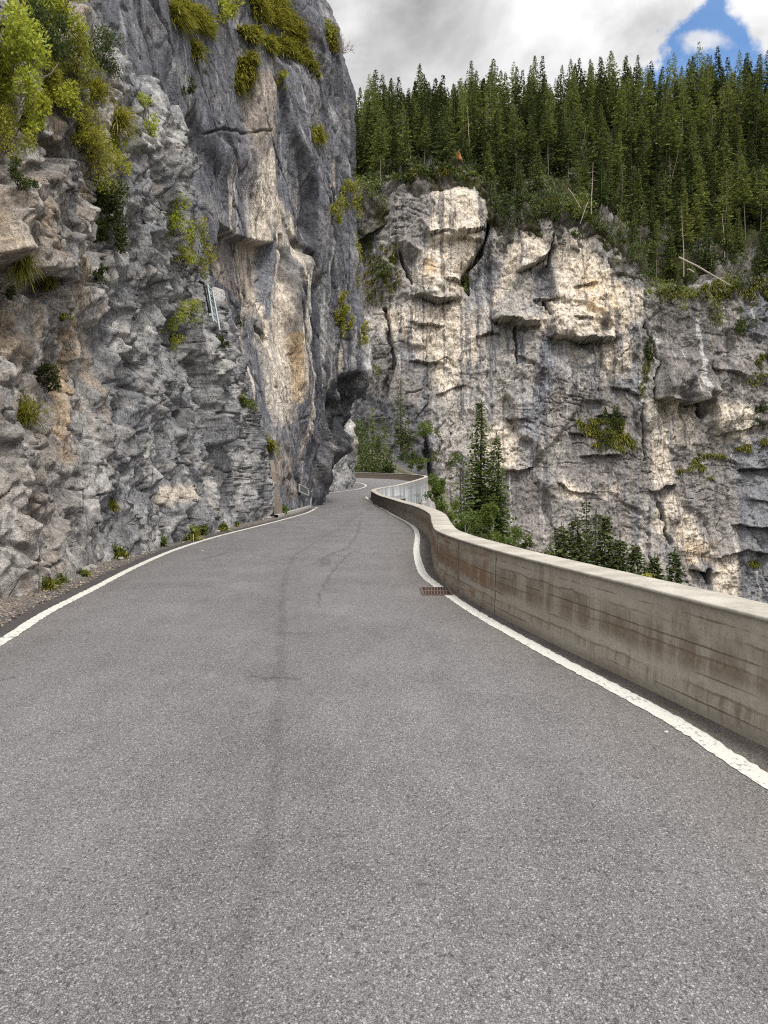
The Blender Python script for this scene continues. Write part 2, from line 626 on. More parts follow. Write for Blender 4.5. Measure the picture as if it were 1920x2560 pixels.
# ---- A : the ragged outcrop along the left edge of the road
nu, nv = 560, 640
zz = np.linspace(-0.6, 17.0, nv)
Yend = np.interp(zz, [-1, 2, 3.5, 5, 7, 8, 9.5, 11.5, 13, 17], [36, 36.2, 35.5, 33, 30.2, 26, 23.4, 22.3, 21, 19])
s = np.linspace(0, 1, nu)[:, None]
Yn = lerp(1.2, 9.5, np.clip(s / 0.10, 0, 1))
q = np.clip((s - 0.10) / 0.82, 0, 1)
Yf = 1 / lerp(1 / 9.5, 1 / Yend[None, :], q)
Y = np.where(s < 0.10, Yn, Yf)
bk = np.clip((s - 0.92) / 0.08, 0, 1)
X0 = np.interp(Y, [1, 7, 9.5, 11.0, 12.3, 14.9, 19, 26, 32, 36], [-6.7, -6.5, -6.1, -5.15, -5.15, -5.6, -5.65, -5.65, -5.45, -5.3])
near = sstep(Y, 20, 12)
lean = 0.05 + 0.09 * near
zc = 11.3 - 2.2 * near
Zg = np.broadcast_to(zz[None, :], Y.shape)
X = X0 - lean * np.clip(Zg, 0, None) - 0.75 * np.clip(Zg - zc, 0, None) ** 1.15
X = X - 5.5 * bk ** 1.2
Y = Y + 1.6 * bk ** 0.7
P = np.stack([X, Y, Zg], -1).astype(np.float32)
N = loft_normals(P, np.array((1, -0.6, 0)))
px, py = proj(P)
a_, b_ = P[..., 1] * 0.9 + P[..., 0], P[..., 2]
wx = fbm(P[..., 0] * .5, P[..., 1] * .5, P[..., 2] * .5, 3) * 1.0
wy = fbm(P[..., 0] * 1.3 + 9, P[..., 1] * .6, P[..., 2] * 1.3, 3)
o1, t1, i1, e1 = facet((a_ + wx - b_ * .4) / 5.0, (b_ + wy * .8) / 5.0, 1, .9, 22)
o2, t2, i2, e2 = facet((a_ - b_ * 0.5 + wx * .8 + wy * .6) / 1.7, (b_ + wy * .9 + wx * .6) / 3.6, 2, .95, 38)
o3, t3, i3, e3 = facet((a_ - b_ * 0.7 + wx * .6 + wy * .6) / 0.62, (b_ - a_ * .15 + wy * .5) / 1.25, 3, .95, 50)
o4, t4, i4, e4 = facet((a_ - b_ * 0.8 + wy * .5) / 0.27, (b_ - a_ * .2 + wy * .3) / 0.42, 4, .95, 60)
o5, t5, i5, e5 = facet((a_ + b_ * .45 + wy * .4) / 0.55, (b_ + a_ * .25 + wx * .3) / 0.75, 44, .95, 55)
sm = np.clip(sstep(px, 330, 190) * (.55 + .45 * sstep(py, 1330, 1180)), 0, 1)           # smoother left face
h2, i2 = shard((a_ - b_ * 0.5 + wx * .8 + wy * .3) / 1.9, (b_ + wy * .5 + wx * .6) / 3.2, 2)
h3, i3 = shard((a_ - b_ * 0.7 + wx * .6 + wy * .2) / 0.75, (b_ - a_ * .15 + wy * .2) / 1.15, 3)
h4, i4 = shard((a_ - b_ * 0.8 + wy * .2) / 0.30, (b_ - a_ * .2) / 0.42, 4)
h5, i5 = shard((a_ + b_ * .45 + wy * .2) / 0.50, (b_ + a_ * .25) / 0.70, 44)
h = 0.40 * o1 + 0.65 * t1 + .62 * h2 * (1 - .5 * sm) + (.30 * h3 + .27 * h5) * (1 - .55 * sm) + .20 * h4 * (1 - .35 * sm)
h = h + 0.35 * fbm(P[..., 0] * .35, P[..., 1] * .35, P[..., 2] * .3, 4) + 0.03 * fbm(P[..., 0] * 4, P[..., 1] * 3, P[..., 2] * 4, 4)
h = h + 0.75 * ridged(P[..., 0] * .8 + wy * .3, P[..., 1] * .75 - P[..., 2] * .35 + wy * .25, P[..., 2] * .10, 5) - 0.35
rdg = np.abs(perlin(P[..., 0] * 1.1 + wy, P[..., 1] * .8 + P[..., 2] * .35, P[..., 2] * .55))
h = h - .22 * sstep(rdg, .05, .0) * (1 - .3 * sm)
rdg = np.abs(perlin(P[..., 0] * 2.6 + wy, P[..., 1] * 2.0 + P[..., 2] * .9, P[..., 2] * 1.2))
h = h - .10 * sstep(rdg, .07, .0)
# big blocks and clefts seen on the upper left face
h = h + 0.55 * sstep(poly_sd(px, py, [(-60, 480), (60, 440), (110, 390), (150, 420), (205, 520), (195, 600), (150, 680), (60, 690), (-60, 640)]), -6, 10)
h = h - 1.5 * sstep(poly_sd(px, py, [(60, 300), (130, 350), (190, 430), (225, 560), (218, 640), (186, 600), (160, 470), (100, 385), (60, 360)]), -8, 14)
h = h - 0.6 * sstep(poly_sd(px, py, [(50, 690), (160, 685), (190, 700), (150, 745), (90, 760), (60, 730)]), -5, 10)
h = h - 0.7 * sstep(line_d(px, py, [(18, 560), (30, 660), (14, 800), (26, 900)]), 16, 2)
h = h - 0.5 * sstep(line_d(px, py, [(412, 660), (420, 760), (400, 860), (392, 980)]), 14, 2)
foot = sstep(Zg, 0.55, 0.0)
h = h * (1 - 0.55 * foot) + 0.12 * foot
h = h * (1 - bk * .5)
PA = P + N * h[..., None]
nz1 = fbm(P[..., 0] * .6, P[..., 1] * .6, P[..., 2] * .5, 4)
nz2 = fbm(P[..., 0] * 2.1, P[..., 1] * 2.1, P[..., 2] * 1.4, 4)
stk = fbm(P[..., 0] * 1.4, P[..., 1] * 1.4, P[..., 2] * 0.16, 4)
Cc = np.broadcast_to(C_GREY, P.shape).copy()
Cc = mixc(Cc, C_BLUE, sstep(nz1, -0.1, 0.5) * .7)
Cc = mixc(Cc, C_BROWN, sstep(px + nz2 * 60, 300, 120) * (0.50 + .4 * nz1))
Cc = mixc(Cc, C_MAUVE, sstep(nz2 + nz1, 0.15, 0.6) * .6)
Cc = mixc(Cc, C_DARK * 1.5, sstep(nz2 * .9 + .5 * stk - .3 * nz1, .10, .42) * .75 * (1 - .6 * sm))
Cc = mixc(Cc, C_BROWN * .8, sstep(-nz1 + .5 * nz2, .18, .55) * .5)
Cc = mixc(Cc, C_PALE, sstep(i3 + nz2 * .5, 0.62, 0.85) * .55)
fs = fbm(P[..., 0] * 6, P[..., 1] * 5, P[..., 2] * 2.2, 3)
Cc = mixc(Cc, C_PALE * 1.2, sstep(fs, .25, .45) * .5)
Cc = mixc(Cc, C_DARK, sstep(-fs, .25, .45) * .45)
Cc = mixc(Cc, C_PALE, sstep(nz2 - nz1 * .5, 0.28, 0.6) * .6)
Cc = mixc(Cc, C_DARK, sstep(i2 - nz1 * .6, 0.80, 0.97) * .55)
Cc = mixc(Cc, C_DARK, sstep(stk, 0.22, 0.55) * .5 * (1 - .5 * sm))
Cc = mixc(Cc, C_OCHRE, sstep(line_d(px + nz2 * 18, py, [(212, 800), (200, 960), (182, 1140)]), 26, 5) * (.55 + .4 * nz1))
Cc = mixc(Cc, C_OCHRE, sstep(poly_sd(px + nz2 * 12, py + nz1 * 12, [(48, 688), (150, 690), (140, 735), (90, 740)]), -6, 10) * .65)
Cc = mixc(Cc, C_CREAM, sstep(poly_sd(px + nz2 * 22, py + nz1 * 12, [(365, 1265), (395, 1215), (480, 1215), (440, 1260), (385, 1275)]), -8, 14) * .7)
Cc = mixc(Cc, C_CREAM, sstep(stk - nz1 * .4, 0.3, 0.6) * sstep(px, 330, 180) * .6)
st3 = fbm(P[..., 0] * 3 + wy * .5, P[..., 1] * 2.2 - P[..., 2] * .8, P[..., 2] * .35, 4)
Cc = mixc(Cc, C_DARK * 1.2, sstep(st3, .08, .36) * .62 * (1 - .65 * sm))
Cc = mixc(Cc, C_PALE * 1.05, sstep(-st3, .14, .42) * .50)
st5 = fbm(P[..., 1] * 1.6 - P[..., 2] * .12 + wy * .3, P[..., 2] * .10, P[..., 0] * .2 + 7, 4)
Cc = mixc(Cc, C_OCHRE * .85, sstep(st5, .16, .42) * sstep(px, 420, 200) * .38)
Cc = mixc(Cc, C_BLUE * .9, sstep(-st5, .14, .40) * .55)
Cc = mixc(Cc, C_DARK, sstep(st5 * .6 - st3 * .8, .26, .46) * .5)
CA = np.clip(Cc * 1.16, 0, .8)
finish_rock('rock_outcrop', PA, CA, 'rock_near')

# ---- B : the tall smooth wall that leans out over the bend
nu, nv = 560, 720
zb = np.linspace(-1.0, 46.0, nv)
tab6 = np.interp(zb, [-1, 0, 1.2, 3, 4.8, 7.1, 8.7, 13, 17.3, 22, 24, 26.6, 30.5, 32.9, 38, 46],
                 [-4.5, -4.4, -4.2, -3.25, -2.35, -1.3, -1.1, -1.5, -1.8, -2.2, -2.1, -2.2, -3.2, -4.5, -7.5, -13])
tab5 = np.interp(zb, [-1, 0, 3, 5, 7, 8.7, 13, 22, 30, 36, 46], [-4.65, -4.6, -4.2, -3.8, -3.3, -3.0, -3.0, -3.1, -4.2, -7, -14])
tab4 = np.interp(zb, [-1, 0, 8, 13, 22, 30, 36, 46], [-5.0, -4.95, -4.65, -4.6, -4.9, -5.8, -8, -15])
wm = sstep(zb, 0.0, 9.0)
ctrl = np.zeros((nv, 10, 2))
topl = -0.9 * np.clip(zb - 30, 0, None)
for k, (b0, m0) in enumerate([((-12, 14), (-13, 14)), ((-8, 25), (-8.6, 25)), ((-6.3, 31), (-7.9, 33)), ((-5.35, 35.5), (-6.1, 38.5))]):
    ctrl[:, k, 0] = lerp(b0[0], m0[0], wm) + topl * .6 - .03 * zb
    ctrl[:, k, 1] = lerp(b0[1], m0[1], wm)
ctrl[:, 4, 0] = tab4; ctrl[:, 4, 1] = lerp(41, 43, wm)
ctrl[:, 5, 0] = tab5; ctrl[:, 5, 1] = lerp(46, 47.5, wm)
ctrl[:, 6, 0] = tab6; ctrl[:, 6, 1] = 50
ctrl[:, 7, 0] = tab6 - 0.5; ctrl[:, 7, 1] = 52.3
ctrl[:, 8, 0] = np.minimum(tab6 - 2.6, -4.5); ctrl[:, 8, 1] = 56.5
ctrl[:, 9, 0] = tab6 - 12; ctrl[:, 9, 1] = 62
tk = np.linspace(0, 1, nu)
idx = np.interp(tk, [0, .05, .30, .52, .68, .85, .93, .955, .975, 1], range(10))
i0 = np.clip(np.floor(idx).astype(int), 0, 8); f = (idx - i0)[:, None, None]
ct = ctrl.transpose(1, 0, 2)
g = lambda k: ct[np.clip(k, 0, 9)]
p0, p1, p2, p3 = g(i0 - 1), g(i0), g(i0 + 1), g(i0 + 2)
XY = 0.5 * (2 * p1 + (p2 - p0) * f + (2 * p0 - 5 * p1 + 4 * p2 - p3) * f ** 2 + (3 * p1 - p0 - 3 * p2 + p3) * f ** 3)
P = np.concatenate([XY, np.broadcast_to(zb[None, :, None], (nu, nv, 1))], -1).astype(np.float32)
N = loft_normals(P, np.array((1, -0.8, 0)))
N[..., 2] *= 0.4
N /= np.linalg.norm(N, axis=-1, keepdims=True)
px, py = proj(P)
xs, ys, zs = P[..., 0], P[..., 1], P[..., 2]
a_ = ys * 0.8 + xs * 0.9
wx = fbm(xs * .2, ys * .2, zs * .15, 3) * 2
o1, t1, i1, e1 = facet((a_ + wx) / 6.0, (zs + a_ * .5) / 10.0, 5, .9, 26)
o2, t2, i2, e2 = facet((a_ + zs * .25 + wx) / 2.0, (zs - a_ * .3 + wx) / 4.5, 6, .95, 40)
o3, t3, i3, e3 = facet((a_ + zs * .35) / 0.75, (zs + wx * .5) / 2.0, 7, .95, 55)
o4, t4, i4, e4 = facet((a_ + zs * .5) / 0.30, zs / 0.7, 8, .95, 60)
h2, _ = shard((a_ + zs * .25 + wx) / 2.2, (zs - a_ * .3 + wx) / 5.0, 6)
h3, _ = shard((a_ + zs * .35) / .85, (zs + wx * .5) / 2.0, 7)
h4, _ = shard((a_ + zs * .5) / .32, zs / .7, 8)
rt = sstep(px, 660, 840)                                     # right part: ribbed, broken
lowr = sstep(py, 880, 1080)
ribs = ridged(a_ * .55, zs * .05, zs * 0 + 3.3, 4)
h = 0.35 * o1 + 0.8 * t1 + .42 * h2 * (.5 + .8 * rt) + .18 * h3 * (.45 + .9 * np.maximum(rt, lowr)) + .08 * h4 * (.3 + 1.0 * np.maximum(rt, lowr))
h = h + 0.55 * (ribs - .5) * (.30 + 1.3 * rt) + .35 * fbm(xs * .25, ys * .25, zs * .12, 4) + .05 * fbm(xs * 3, ys * 3, zs * 2, 3)
rdg = np.abs(perlin(a_ * .55 + zs * .30, zs * .12 - a_ * .1, zs * 0 + 5.5))
h = h - .22 * sstep(rdg, .035, .0)
rdg = np.abs(perlin(a_ * 1.5 + zs * .7, zs * .35 - a_ * .4, zs * 0 + 15.5))
h = h - .11 * sstep(rdg, .05, .0)
# recessed brown panel left of the cream pillar, and the pillar itself
panel = sstep(poly_sd(px, py, [(515, 660), (548, 560), (600, 590), (690, 610), (682, 700), (640, 815), (560, 740)]), -4, 6)
h = h - 0.9 * panel
ledge = py - np.interp(px, [480, 560, 640, 660], [672, 740, 812, 840])
h = h + 0.35 * np.where((ledge > 0) & (px > 470) & (px < 660), np.exp(-ledge / 60.0), 0)
h = h - 0.9 * sstep(line_d(px, py, [(597, 778), (625, 800), (660, 862)]), 11, 2)
h = h - 0.8 * sstep(line_d(px, py, [(618, 800), (650, 830), (668, 850)]), 9, 2)
h = h - 0.5 * sstep(line_d(px, py, [(690, 600), (686, 690), (652, 810)]), 6, 1)
h = h - 0.6 * sstep(line_d(px, py, [(712, 590), (722, 640), (715, 700)]), 10, 2)
h = h - 0.5 * sstep(line_d(px, py, [(735, 580), (770, 640), (785, 700), (795, 760)]), 9, 2)
h = h - 0.22 * sstep(line_d(px + 8 * wx, py + 6 * fbm(xs, ys, zs, 3), [(500, 335), (560, 322), (600, 334), (672, 326)]), 4, 1)
# roof of the overhang : a hollow eaten into the underside
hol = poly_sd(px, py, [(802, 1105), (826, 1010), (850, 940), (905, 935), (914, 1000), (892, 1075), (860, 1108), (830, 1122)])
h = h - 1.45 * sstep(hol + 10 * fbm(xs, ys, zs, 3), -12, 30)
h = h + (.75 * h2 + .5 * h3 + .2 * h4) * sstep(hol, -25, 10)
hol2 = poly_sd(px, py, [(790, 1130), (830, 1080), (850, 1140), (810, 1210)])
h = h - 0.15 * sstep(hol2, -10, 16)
# grassy shelves near the top
h = h - 0.9 * sstep(poly_sd(px, py, [(610, -40), (760, -40), (770, 170), (700, 160), (640, 90), (600, 60)]), -10, 30) * (0.6 + .5 * o2)
foot = sstep(zs, 0.8, 0.0)
h = h * (1 - .6 * foot)
PB = P + N * h[..., None]
nz1 = fbm(xs * .3, ys * .3, zs * .25, 4)
nz2 = fbm(xs * 1.2, ys * 1.2, zs * .8, 4)
stk = fbm(xs * 1.1, ys * 1.1, zs * .07, 5)
stf = fbm(xs * 3.5, ys * 3.5, zs * .16 + 3, 4)
dia = fbm((a_ * .8 + zs * .55) * .9, (zs * .8 - a_ * .6) * .12, zs * 0 + 4.7, 4)
Cc = np.broadcast_to(np.array((0.128, 0.132, 0.150)), P.shape).copy()
Cc = mixc(Cc, np.array((.20, .195, .205)), sstep(nz1 + dia * .8, -.05, .5) * .8)
Cc = mixc(Cc, C_DARK, sstep(dia - nz1 * .5, .05, .4) * .7)
Cc = mixc(Cc, C_PALE * .62, sstep(-dia + nz2 * .4, .16, .45) * .6)
Cc = mixc(Cc, C_DARK, sstep(stk + .2 * nz2, .10, .40) * (.45 + .35 * rt))
Cc = mixc(Cc, C_PALE * .8, sstep(stf + nz1 * .4, .26, .55) * .55)
Cc = mixc(Cc, C_MAUVE, sstep(nz1 - .3 * stk, .15, .5) * .45)
for ln, wd, am in (([(668, 430), (660, 560), (662, 690), (690, 830), (708, 1040)], 30, .95), ([(690, 515), (716, 600), (716, 760), (708, 900), (704, 1030)], 17, .95), ([(744, 570), (742, 690)], 11, .85),
                   ([(736, 790), (746, 900), (738, 990)], 15, .9), ([(690, 500), (735, 560)], 18, .7), ([(672, 380), (668, 440)], 14, .8), ([(640, 850), (668, 900), (690, 1050)], 22, .55), ([(765, 640), (780, 700)], 12, .5)):
    Cc = mixc(Cc, C_CREAM * 1.06, sstep(line_d(px + stk * 14 + stf * 8 + nz2 * 5, py + nz2 * 30, ln), wd * 1.25, wd * .45) * am * np.clip(.9 + .9 * stf + .4 * nz2, .3, 1))
cz = poly_sd(px + stk * 18, py + nz2 * 25, [(596, 200), (680, 150), (700, 300), (660, 420), (620, 380)])
Cc = mixc(Cc, C_BROWN * 1.15, sstep(cz, -16, 30) * np.clip(.55 + 1.1 * nz2, 0, 1))
for ln, wd, cl, am in (([(688, 580), (684, 700), (676, 790)], 9, C_BLUE * 1.1, .95), ([(728, 620), (728, 760), (726, 900), (722, 1000)], 10, C_MAUVE, .85), ([(765, 560), (772, 700), (760, 900), (770, 1000)], 22, C_DARK, .75),
                       ([(730, 840), (735, 1000)], 11, C_OCHRE, .6), ([(560, 600), (556, 700)], 8, C_DARK, .8), ([(742, 560), (755, 650), (740, 720)], 9, C_CREAM, .6),
                       ([(800, 700), (812, 850), (800, 960)], 10, C_PALE, .7), ([(895, 820), (915, 900), (905, 960)], 12, C_PALE, .7), ([(820, 640), (835, 760), (838, 860)], 9, C_DARK, .6),
                       ([(690, 1140), (702, 1200)], 13, C_OCHRE, .7), ([(720, 1110), (728, 1180)], 9, C_BROWN, .8), ([(735, 1150), (745, 1240)], 12, C_BROWN, .6)):
    Cc = mixc(Cc, cl, sstep(line_d(px + stk * 16 + nz2 * 5, py, ln), wd * 1.3, wd * .3) * am)
st6 = fbm(a_ * 1.5 + .3 * nz2, zs * .035, zs * 0 + 33, 4)
st7 = fbm(a_ * 2.6 + .3 * nz2, zs * .06, zs * 0 + 43, 4)
vz = sstep(px, 520, 600) * sstep(py, 330, 520) * (1 - .8 * sstep(py, 1080, 1200))
Cc = mixc(Cc, C_CREAM * .95, sstep(st6 - .2 * nz1, .20, .36) * vz * .75)
Cc = mixc(Cc, C_PALE, sstep(-st7 + .2 * nz2, .22, .38) * (.35 + .4 * vz))
Cc = mixc(Cc, C_DARK * .9, sstep(st7, .20, .36) * (.35 + .35 * vz))
Cc = mixc(Cc, C_BLUE * 1.3, sstep(-st6, .20, .36) * .5)
Cc = mixc(Cc, np.array((.20, .165, .14)), panel * .75 * np.clip(.8 + 1.2 * stf, .2, 1))
Cc = mixc(Cc, C_DARK, panel * sstep(stf, .08, .35) * .8)
Cc = mixc(Cc, C_GREY, sstep(py, 980, 1100) * sstep(px, 760, 690) * .6)
Cc = mixc(Cc, C_PALE, sstep(py, 960, 1080) * sstep(px, 780, 690) * sstep(nz2, .1, .4) * .6)
Cc = mixc(Cc, C_DARK * .6, sstep(hol + 16 * nz2, -22, 14) * .75)  # shade under the overhang deepened by dark paint in the rock colour
Cc = mixc(Cc, C_DARK, rt * sstep(stk + stf * .6, -.02, .3) * .55)
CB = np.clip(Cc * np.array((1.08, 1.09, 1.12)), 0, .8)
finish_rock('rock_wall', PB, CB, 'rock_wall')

# ---- C : the rock pillar beyond the bend
nu, nv = 170, 180
zcx = np.linspace(-0.5, 13.0, nv)
pl = catmull([(-11, 54), (-7.0, 57), (-5.6, 61.5), (-4.3, 68), (-3.15, 75), (-3.0, 78), (-3.9, 83), (-9, 93)], 40)
ss = np.linspace(0, len(pl) - 1, nu)
bx = np.interp(ss, range(len(pl)), pl[:, 0]); by = np.interp(ss, range(len(pl)), pl[:, 1])
lean = np.interp(zcx, [-1, 0, 3, 5, 7, 8.5, 10, 13], [0, 0, .1, .0, .5, 1.2, 3.0, 8.0])
P = np.stack([bx[:, None] - lean[None], np.broadcast_to(by[:, None], (nu, nv)), np.broadcast_to(zcx[None], (nu, nv)) + road_z(by)[:, None] * 1.0], -1).astype(np.float32)
N = loft_normals(P, np.array((1, -1, 0)))
xs, ys, zs = P[..., 0], P[..., 1], P[..., 2]
a_ = ys * .9 + xs
o1, t1, i1, e1 = facet(a_ / 3.2, (zs + a_ * .3) / 4.0, 9)
o2, t2, i2, e2 = facet((a_ + zs * .3) / 1.1, zs / 1.7, 10)
o3, t3, i3, e3 = facet((a_ + zs * .4) / .45, zs / .6, 12)
h = .55 * o1 + .6 * t1 + .3 * o2 + .35 * t2 + .14 * o3 + .16 * t3 + .2 * fbm(xs * .5, ys * .5, zs * .4, 3)
PC = P + N * (h * (1 - .5 * sstep(zs - road_z(ys), .8, 0)))[..., None]
nz1 = fbm(xs * .4, ys * .4, zs * .3, 4); nz2 = fbm(xs * 1.3, ys * 1.3, zs * .9, 4)
Cc = np.broadcast_to(C_GREY * 1.15, P.shape).copy()
Cc = mixc(Cc, C_PALE, sstep(nz1 + .6 * nz2, -.2, .4) * .8)
Cc = mixc(Cc, C_CREAM * .9, sstep(nz1, .15, .5) * .5)
Cc = mixc(Cc, C_DARK, sstep(i2 - nz2 * .5, .78, .95) * .6)
finish_rock('rock_pillar', PC, Cc, 'rock_wall')

# ---- F : the far wall of the gorge
FD = 178.0
EDGE = [(700, 540), (885, 500), (940, 470), (965, 452), (1000, 428), (1080, 422), (1180, 428), (1218, 455), (1236, 525), (1262, 548), (1300, 505),
        (1340, 490), (1400, 505), (1440, 530), (1500, 565), (1560, 625), (1635, 708), (1700, 712), (1800, 705), (1920, 690), (2100, 640), (2400, 600)]
SKYL = [(700, 440), (900, 372), (1000, 345), (1200, 320), (1400, 305), (1600, 292), (1700, 280), (1920, 256), (2400, 220)]
eX = np.array([e[0] for e in EDGE], float); eY = np.array([e[1] for e in EDGE], float)
kX = np.array([e[0] for e in SKYL], float); kY = np.array([e[1] for e in SKYL], float)


def zat(py, Yd): return CAMZ + (YH - py) * Yd / FPX


nu, nv = 800, 652
pxs = np.r_[np.linspace(760, 2030, 660), np.linspace(2034, 3700, 140)]
ztop = zat(np.interp(pxs, eX, eY), FD) + 0.6 + 2.2 * fbm(pxs * .02, pxs * 0 + 2.5, pxs * 0, 4) + 1.2 * fbm(pxs * .09, pxs * 0 + 5.5, pxs * 0, 3)
vv = np.r_[np.linspace(0, 1, 640), np.ones(12)]
roll = np.r_[np.zeros(640), np.linspace(.08, 1, 12)]
Zg = lerp(-48.0, ztop[:, None], vv[None, :])
Xg = np.broadcast_to(((pxs - CX) * FD / FPX)[:, None], Zg.shape)
P = np.stack([Xg, np.full_like(Zg, FD), Zg], -1).astype(np.float32)
px, py = proj(P)
xs, zs = P[..., 0], P[..., 2]
w1 = fbm(xs * .06, zs * .06, xs * 0 + 1.5, 4)
w2 = fbm(xs * .25, zs * .25, xs * 0 + 8.5, 4)
w3 = fbm(xs * .14, zs * .14, xs * 0 + 81, 3)
qx, qy = px + w2 * 9, py + w1 * 10 + w2 * 6              # slightly warped picture-plane positions of the features
hh = 2.2 * w1
o1, t1, i1, e1 = facet((xs + 5 * w1) / 13, (zs + xs * .3 + 6 * w1) / 17, 13, .9, 30)
o2, t2, i2, e2 = facet((xs + zs * .25 + 3 * w2) / 5.0, (zs - xs * .25) / 6.0, 14, .95, 45)
o3, t3, i3, e3 = facet((xs + zs * .35 + 1.5 * w2) / 2.0, (zs - xs * .2) / 2.1, 15, .95, 55)
o4, t4, i4, e4 = facet((xs + zs * .2) / .85, (zs - xs * .3) / .75, 16, .95, 60)
rough = np.clip(.75 + .8 * fbm(xs * .04, zs * .04, xs * 0 + 22, 2), .35, 1.3)
h2, _ = shard((xs + zs * .25 + 3 * w2) / 5.5, (zs - xs * .25) / 8.0, 14)
h3, i3 = shard((xs + zs * .3 + 1.5 * w2) / 2.1, (zs - xs * .2) / 2.8, 15)
h4, _ = shard((xs + zs * .2) / .9, (zs - xs * .25) / 1.1, 16)
hh = hh + 1.4 * o1 + 1.5 * t1 + rough * (1.25 * h2 + 1.0 * h3 + .55 * h4)
# ragged strata steps : each bed juts out over the one below
bed = zs + xs * .12 + 2.2 * w1 + 1.4 * w2
fr = (bed / 5.5) % 1.0
hh = hh + .7 * (np.abs(fr - .0) ** .6) * rough * sstep(fbm(xs * .07, zs * .12, xs * 0 + 2.2, 3), -.15, .3)
fr2 = ((bed * 1.0 + 3 * w2) / 1.7) % 1.0
hh = hh + .35 * fr2 * sstep(fbm(xs * .12, zs * .2, xs * 0 + 6.2, 3), -.05, .3)
hh = hh + 1.5 * ridged(xs * .18, zs * .022, xs * 0 + 9.9, 3) * sstep(fbm(xs * .05, zs * .05, xs * 0 + 12, 2), -.2, .3)


def zone(pts, a=-8, b=12): return sstep(poly_sd(qx, qy, pts), a, b)


# bulges
hh = hh + 2.6 * zone([(960, 440), (1215, 440), (1222, 560), (1208, 640), (1165, 670), (1165, 745), (1050, 740), (1030, 650), (960, 600)], -4, 40)
hh = hh + 2.5 * zone([(1644, 872), (1800, 870), (1800, 1000), (1640, 1000)], -4, 30)
hh = hh + 2.0 * zone([(1310, 560), (1380, 575), (1380, 640), (1310, 655), (1225, 756), (1212, 790), (1350, 797), (1400, 700), (1540, 700), (1630, 740), (1560, 850), (1395, 838), (1250, 640)], -10, 60)
hh = hh - 2.5 * zone([(1160, 690), (1240, 600), (1260, 700), (1205, 760), (1170, 760)], -4, 30)
hh = hh - 2.5 * zone([(1345, 655), (1390, 630), (1400, 740), (1345, 735)], -2, 14)
hh = hh - 5.0 * sstep(px, 985, 880)
OV = [([(1075, 578), (1120, 572), (1150, 585), (1215, 560)], 1.8), ([(1045, 732), (1099, 748), (1150, 736)], 5), ([(1245, 790), (1300, 797), (1352, 797)], 4.5),
      ([(1310, 662), (1345, 648), (1375, 625), (1395, 600)], 4.5), ([(1385, 836), (1440, 842), (1490, 846), (1535, 850)], 7), ([(1655, 1000), (1720, 1008), (1790, 995)], 8.5),
      ([(1203, 832), (1255, 828)], 2.5), ([(1348, 738), (1400, 736)], 2.5), ([(1460, 1138), (1545, 1136)], 2.5), ([(1625, 1226), (1682, 1206)], 3.5), ([(1725, 1426), (1780, 1430)], 3.5),
      ([(1775, 1392), (1850, 1376), (1920, 1380), (2050, 1370)], 2.5), ([(1830, 1312), (1900, 1318), (2000, 1310)], 3), ([(1870, 1252), (1990, 1256)], 2.5), ([(1855, 1170), (1990, 1168)], 3),
      ([(1395, 1208), (1440, 1232), (1480, 1236)], 2.2), ([(1430, 1075), (1470, 1076)], 1.5), ([(1155, 575), (1215, 600)], 2.5), ([(1030, 900), (1110, 905)], 1.5), ([(1100, 985), (1160, 960)], 2),
      ([(1500, 1035), (1560, 1040)], 1.5), ([(1280, 1040), (1340, 1052)], 1.5), ([(1265, 1172), (1330, 1165)], 2), ([(1540, 960), (1600, 985)], 1.5), ([(1450, 705), (1500, 700)], 1.0), ([(1445, 785), (1480, 790)], 1.2),
      ([(1780, 910), (1860, 935)], 2.5), ([(1805, 1085), (1900, 1060)], 2.0), ([(1120, 690), (1165, 686)], 2), ([(1035, 800), (1100, 815)], 1.6), ([(1300, 880), (1345, 905)], 1.2)]
for pts, am in OV:
    X_ = [p_[0] for p_ in pts]; Y_ = [p_[1] for p_ in pts]
    d_ = np.interp(qx, X_, Y_) - qy
    msk = sstep(qx, X_[0] - 14, X_[0] + 8) * sstep(qx, X_[-1] + 14, X_[-1] - 8)
    d_ = d_ + 14 * w2 + 10 * w3
    hh = hh + msk * np.clip(.8 + 1.6 * w3, .15, 1.3) * am * np.where(d_ > 0, .75 * np.exp(-d_ / (12 + 8 * am)), -.50 * np.exp(d_ / (8 + 4 * am)))
CRK = [([(1238, 490), (1214, 615), (1172, 662), (1176, 720)], 9, 7), ([(1300, 800), (1298, 905)], 6, 3.5), ([(1763, 1005), (1772, 1035)], 13, 5), ([(1650, 1260), (1655, 1330), (1668, 1360)], 9, 3),
       ([(1620, 800), (1650, 900), (1640, 1010)], 6, 3), ([(1610, 1010), (1615, 1150)], 5, 2), ([(1000, 620), (1030, 700)], 7, 3), ([(1372, 740), (1385, 790)], 6, 3), ([(1760, 1428), (1762, 1460)], 8, 4),
       ([(1393, 575), (1385, 640)], 6, 3), ([(960, 760), (985, 900), (960, 1000)], 12, 3), ([(1060, 1090), (1075, 1200)], 12, 3)]
for pts, wd, am in CRK:
    hh = hh - am * sstep(line_d(px + w2 * 14, py + w1 * 14, pts) / np.clip(1 + 1.5 * w2, .15, 2), wd * .8, wd * .1)
hh = hh + .15 * fbm(xs * 1.5, zs * 1.5, xs * 0 + 4, 3)
rdg = np.abs(perlin(xs * .16 + .5 * w2, zs * .07 + w1, xs * 0 + 5.5)); hh = hh - 1.0 * sstep(rdg, .03, .0) * np.clip(.3 + 1.5 * w1, 0, 1)
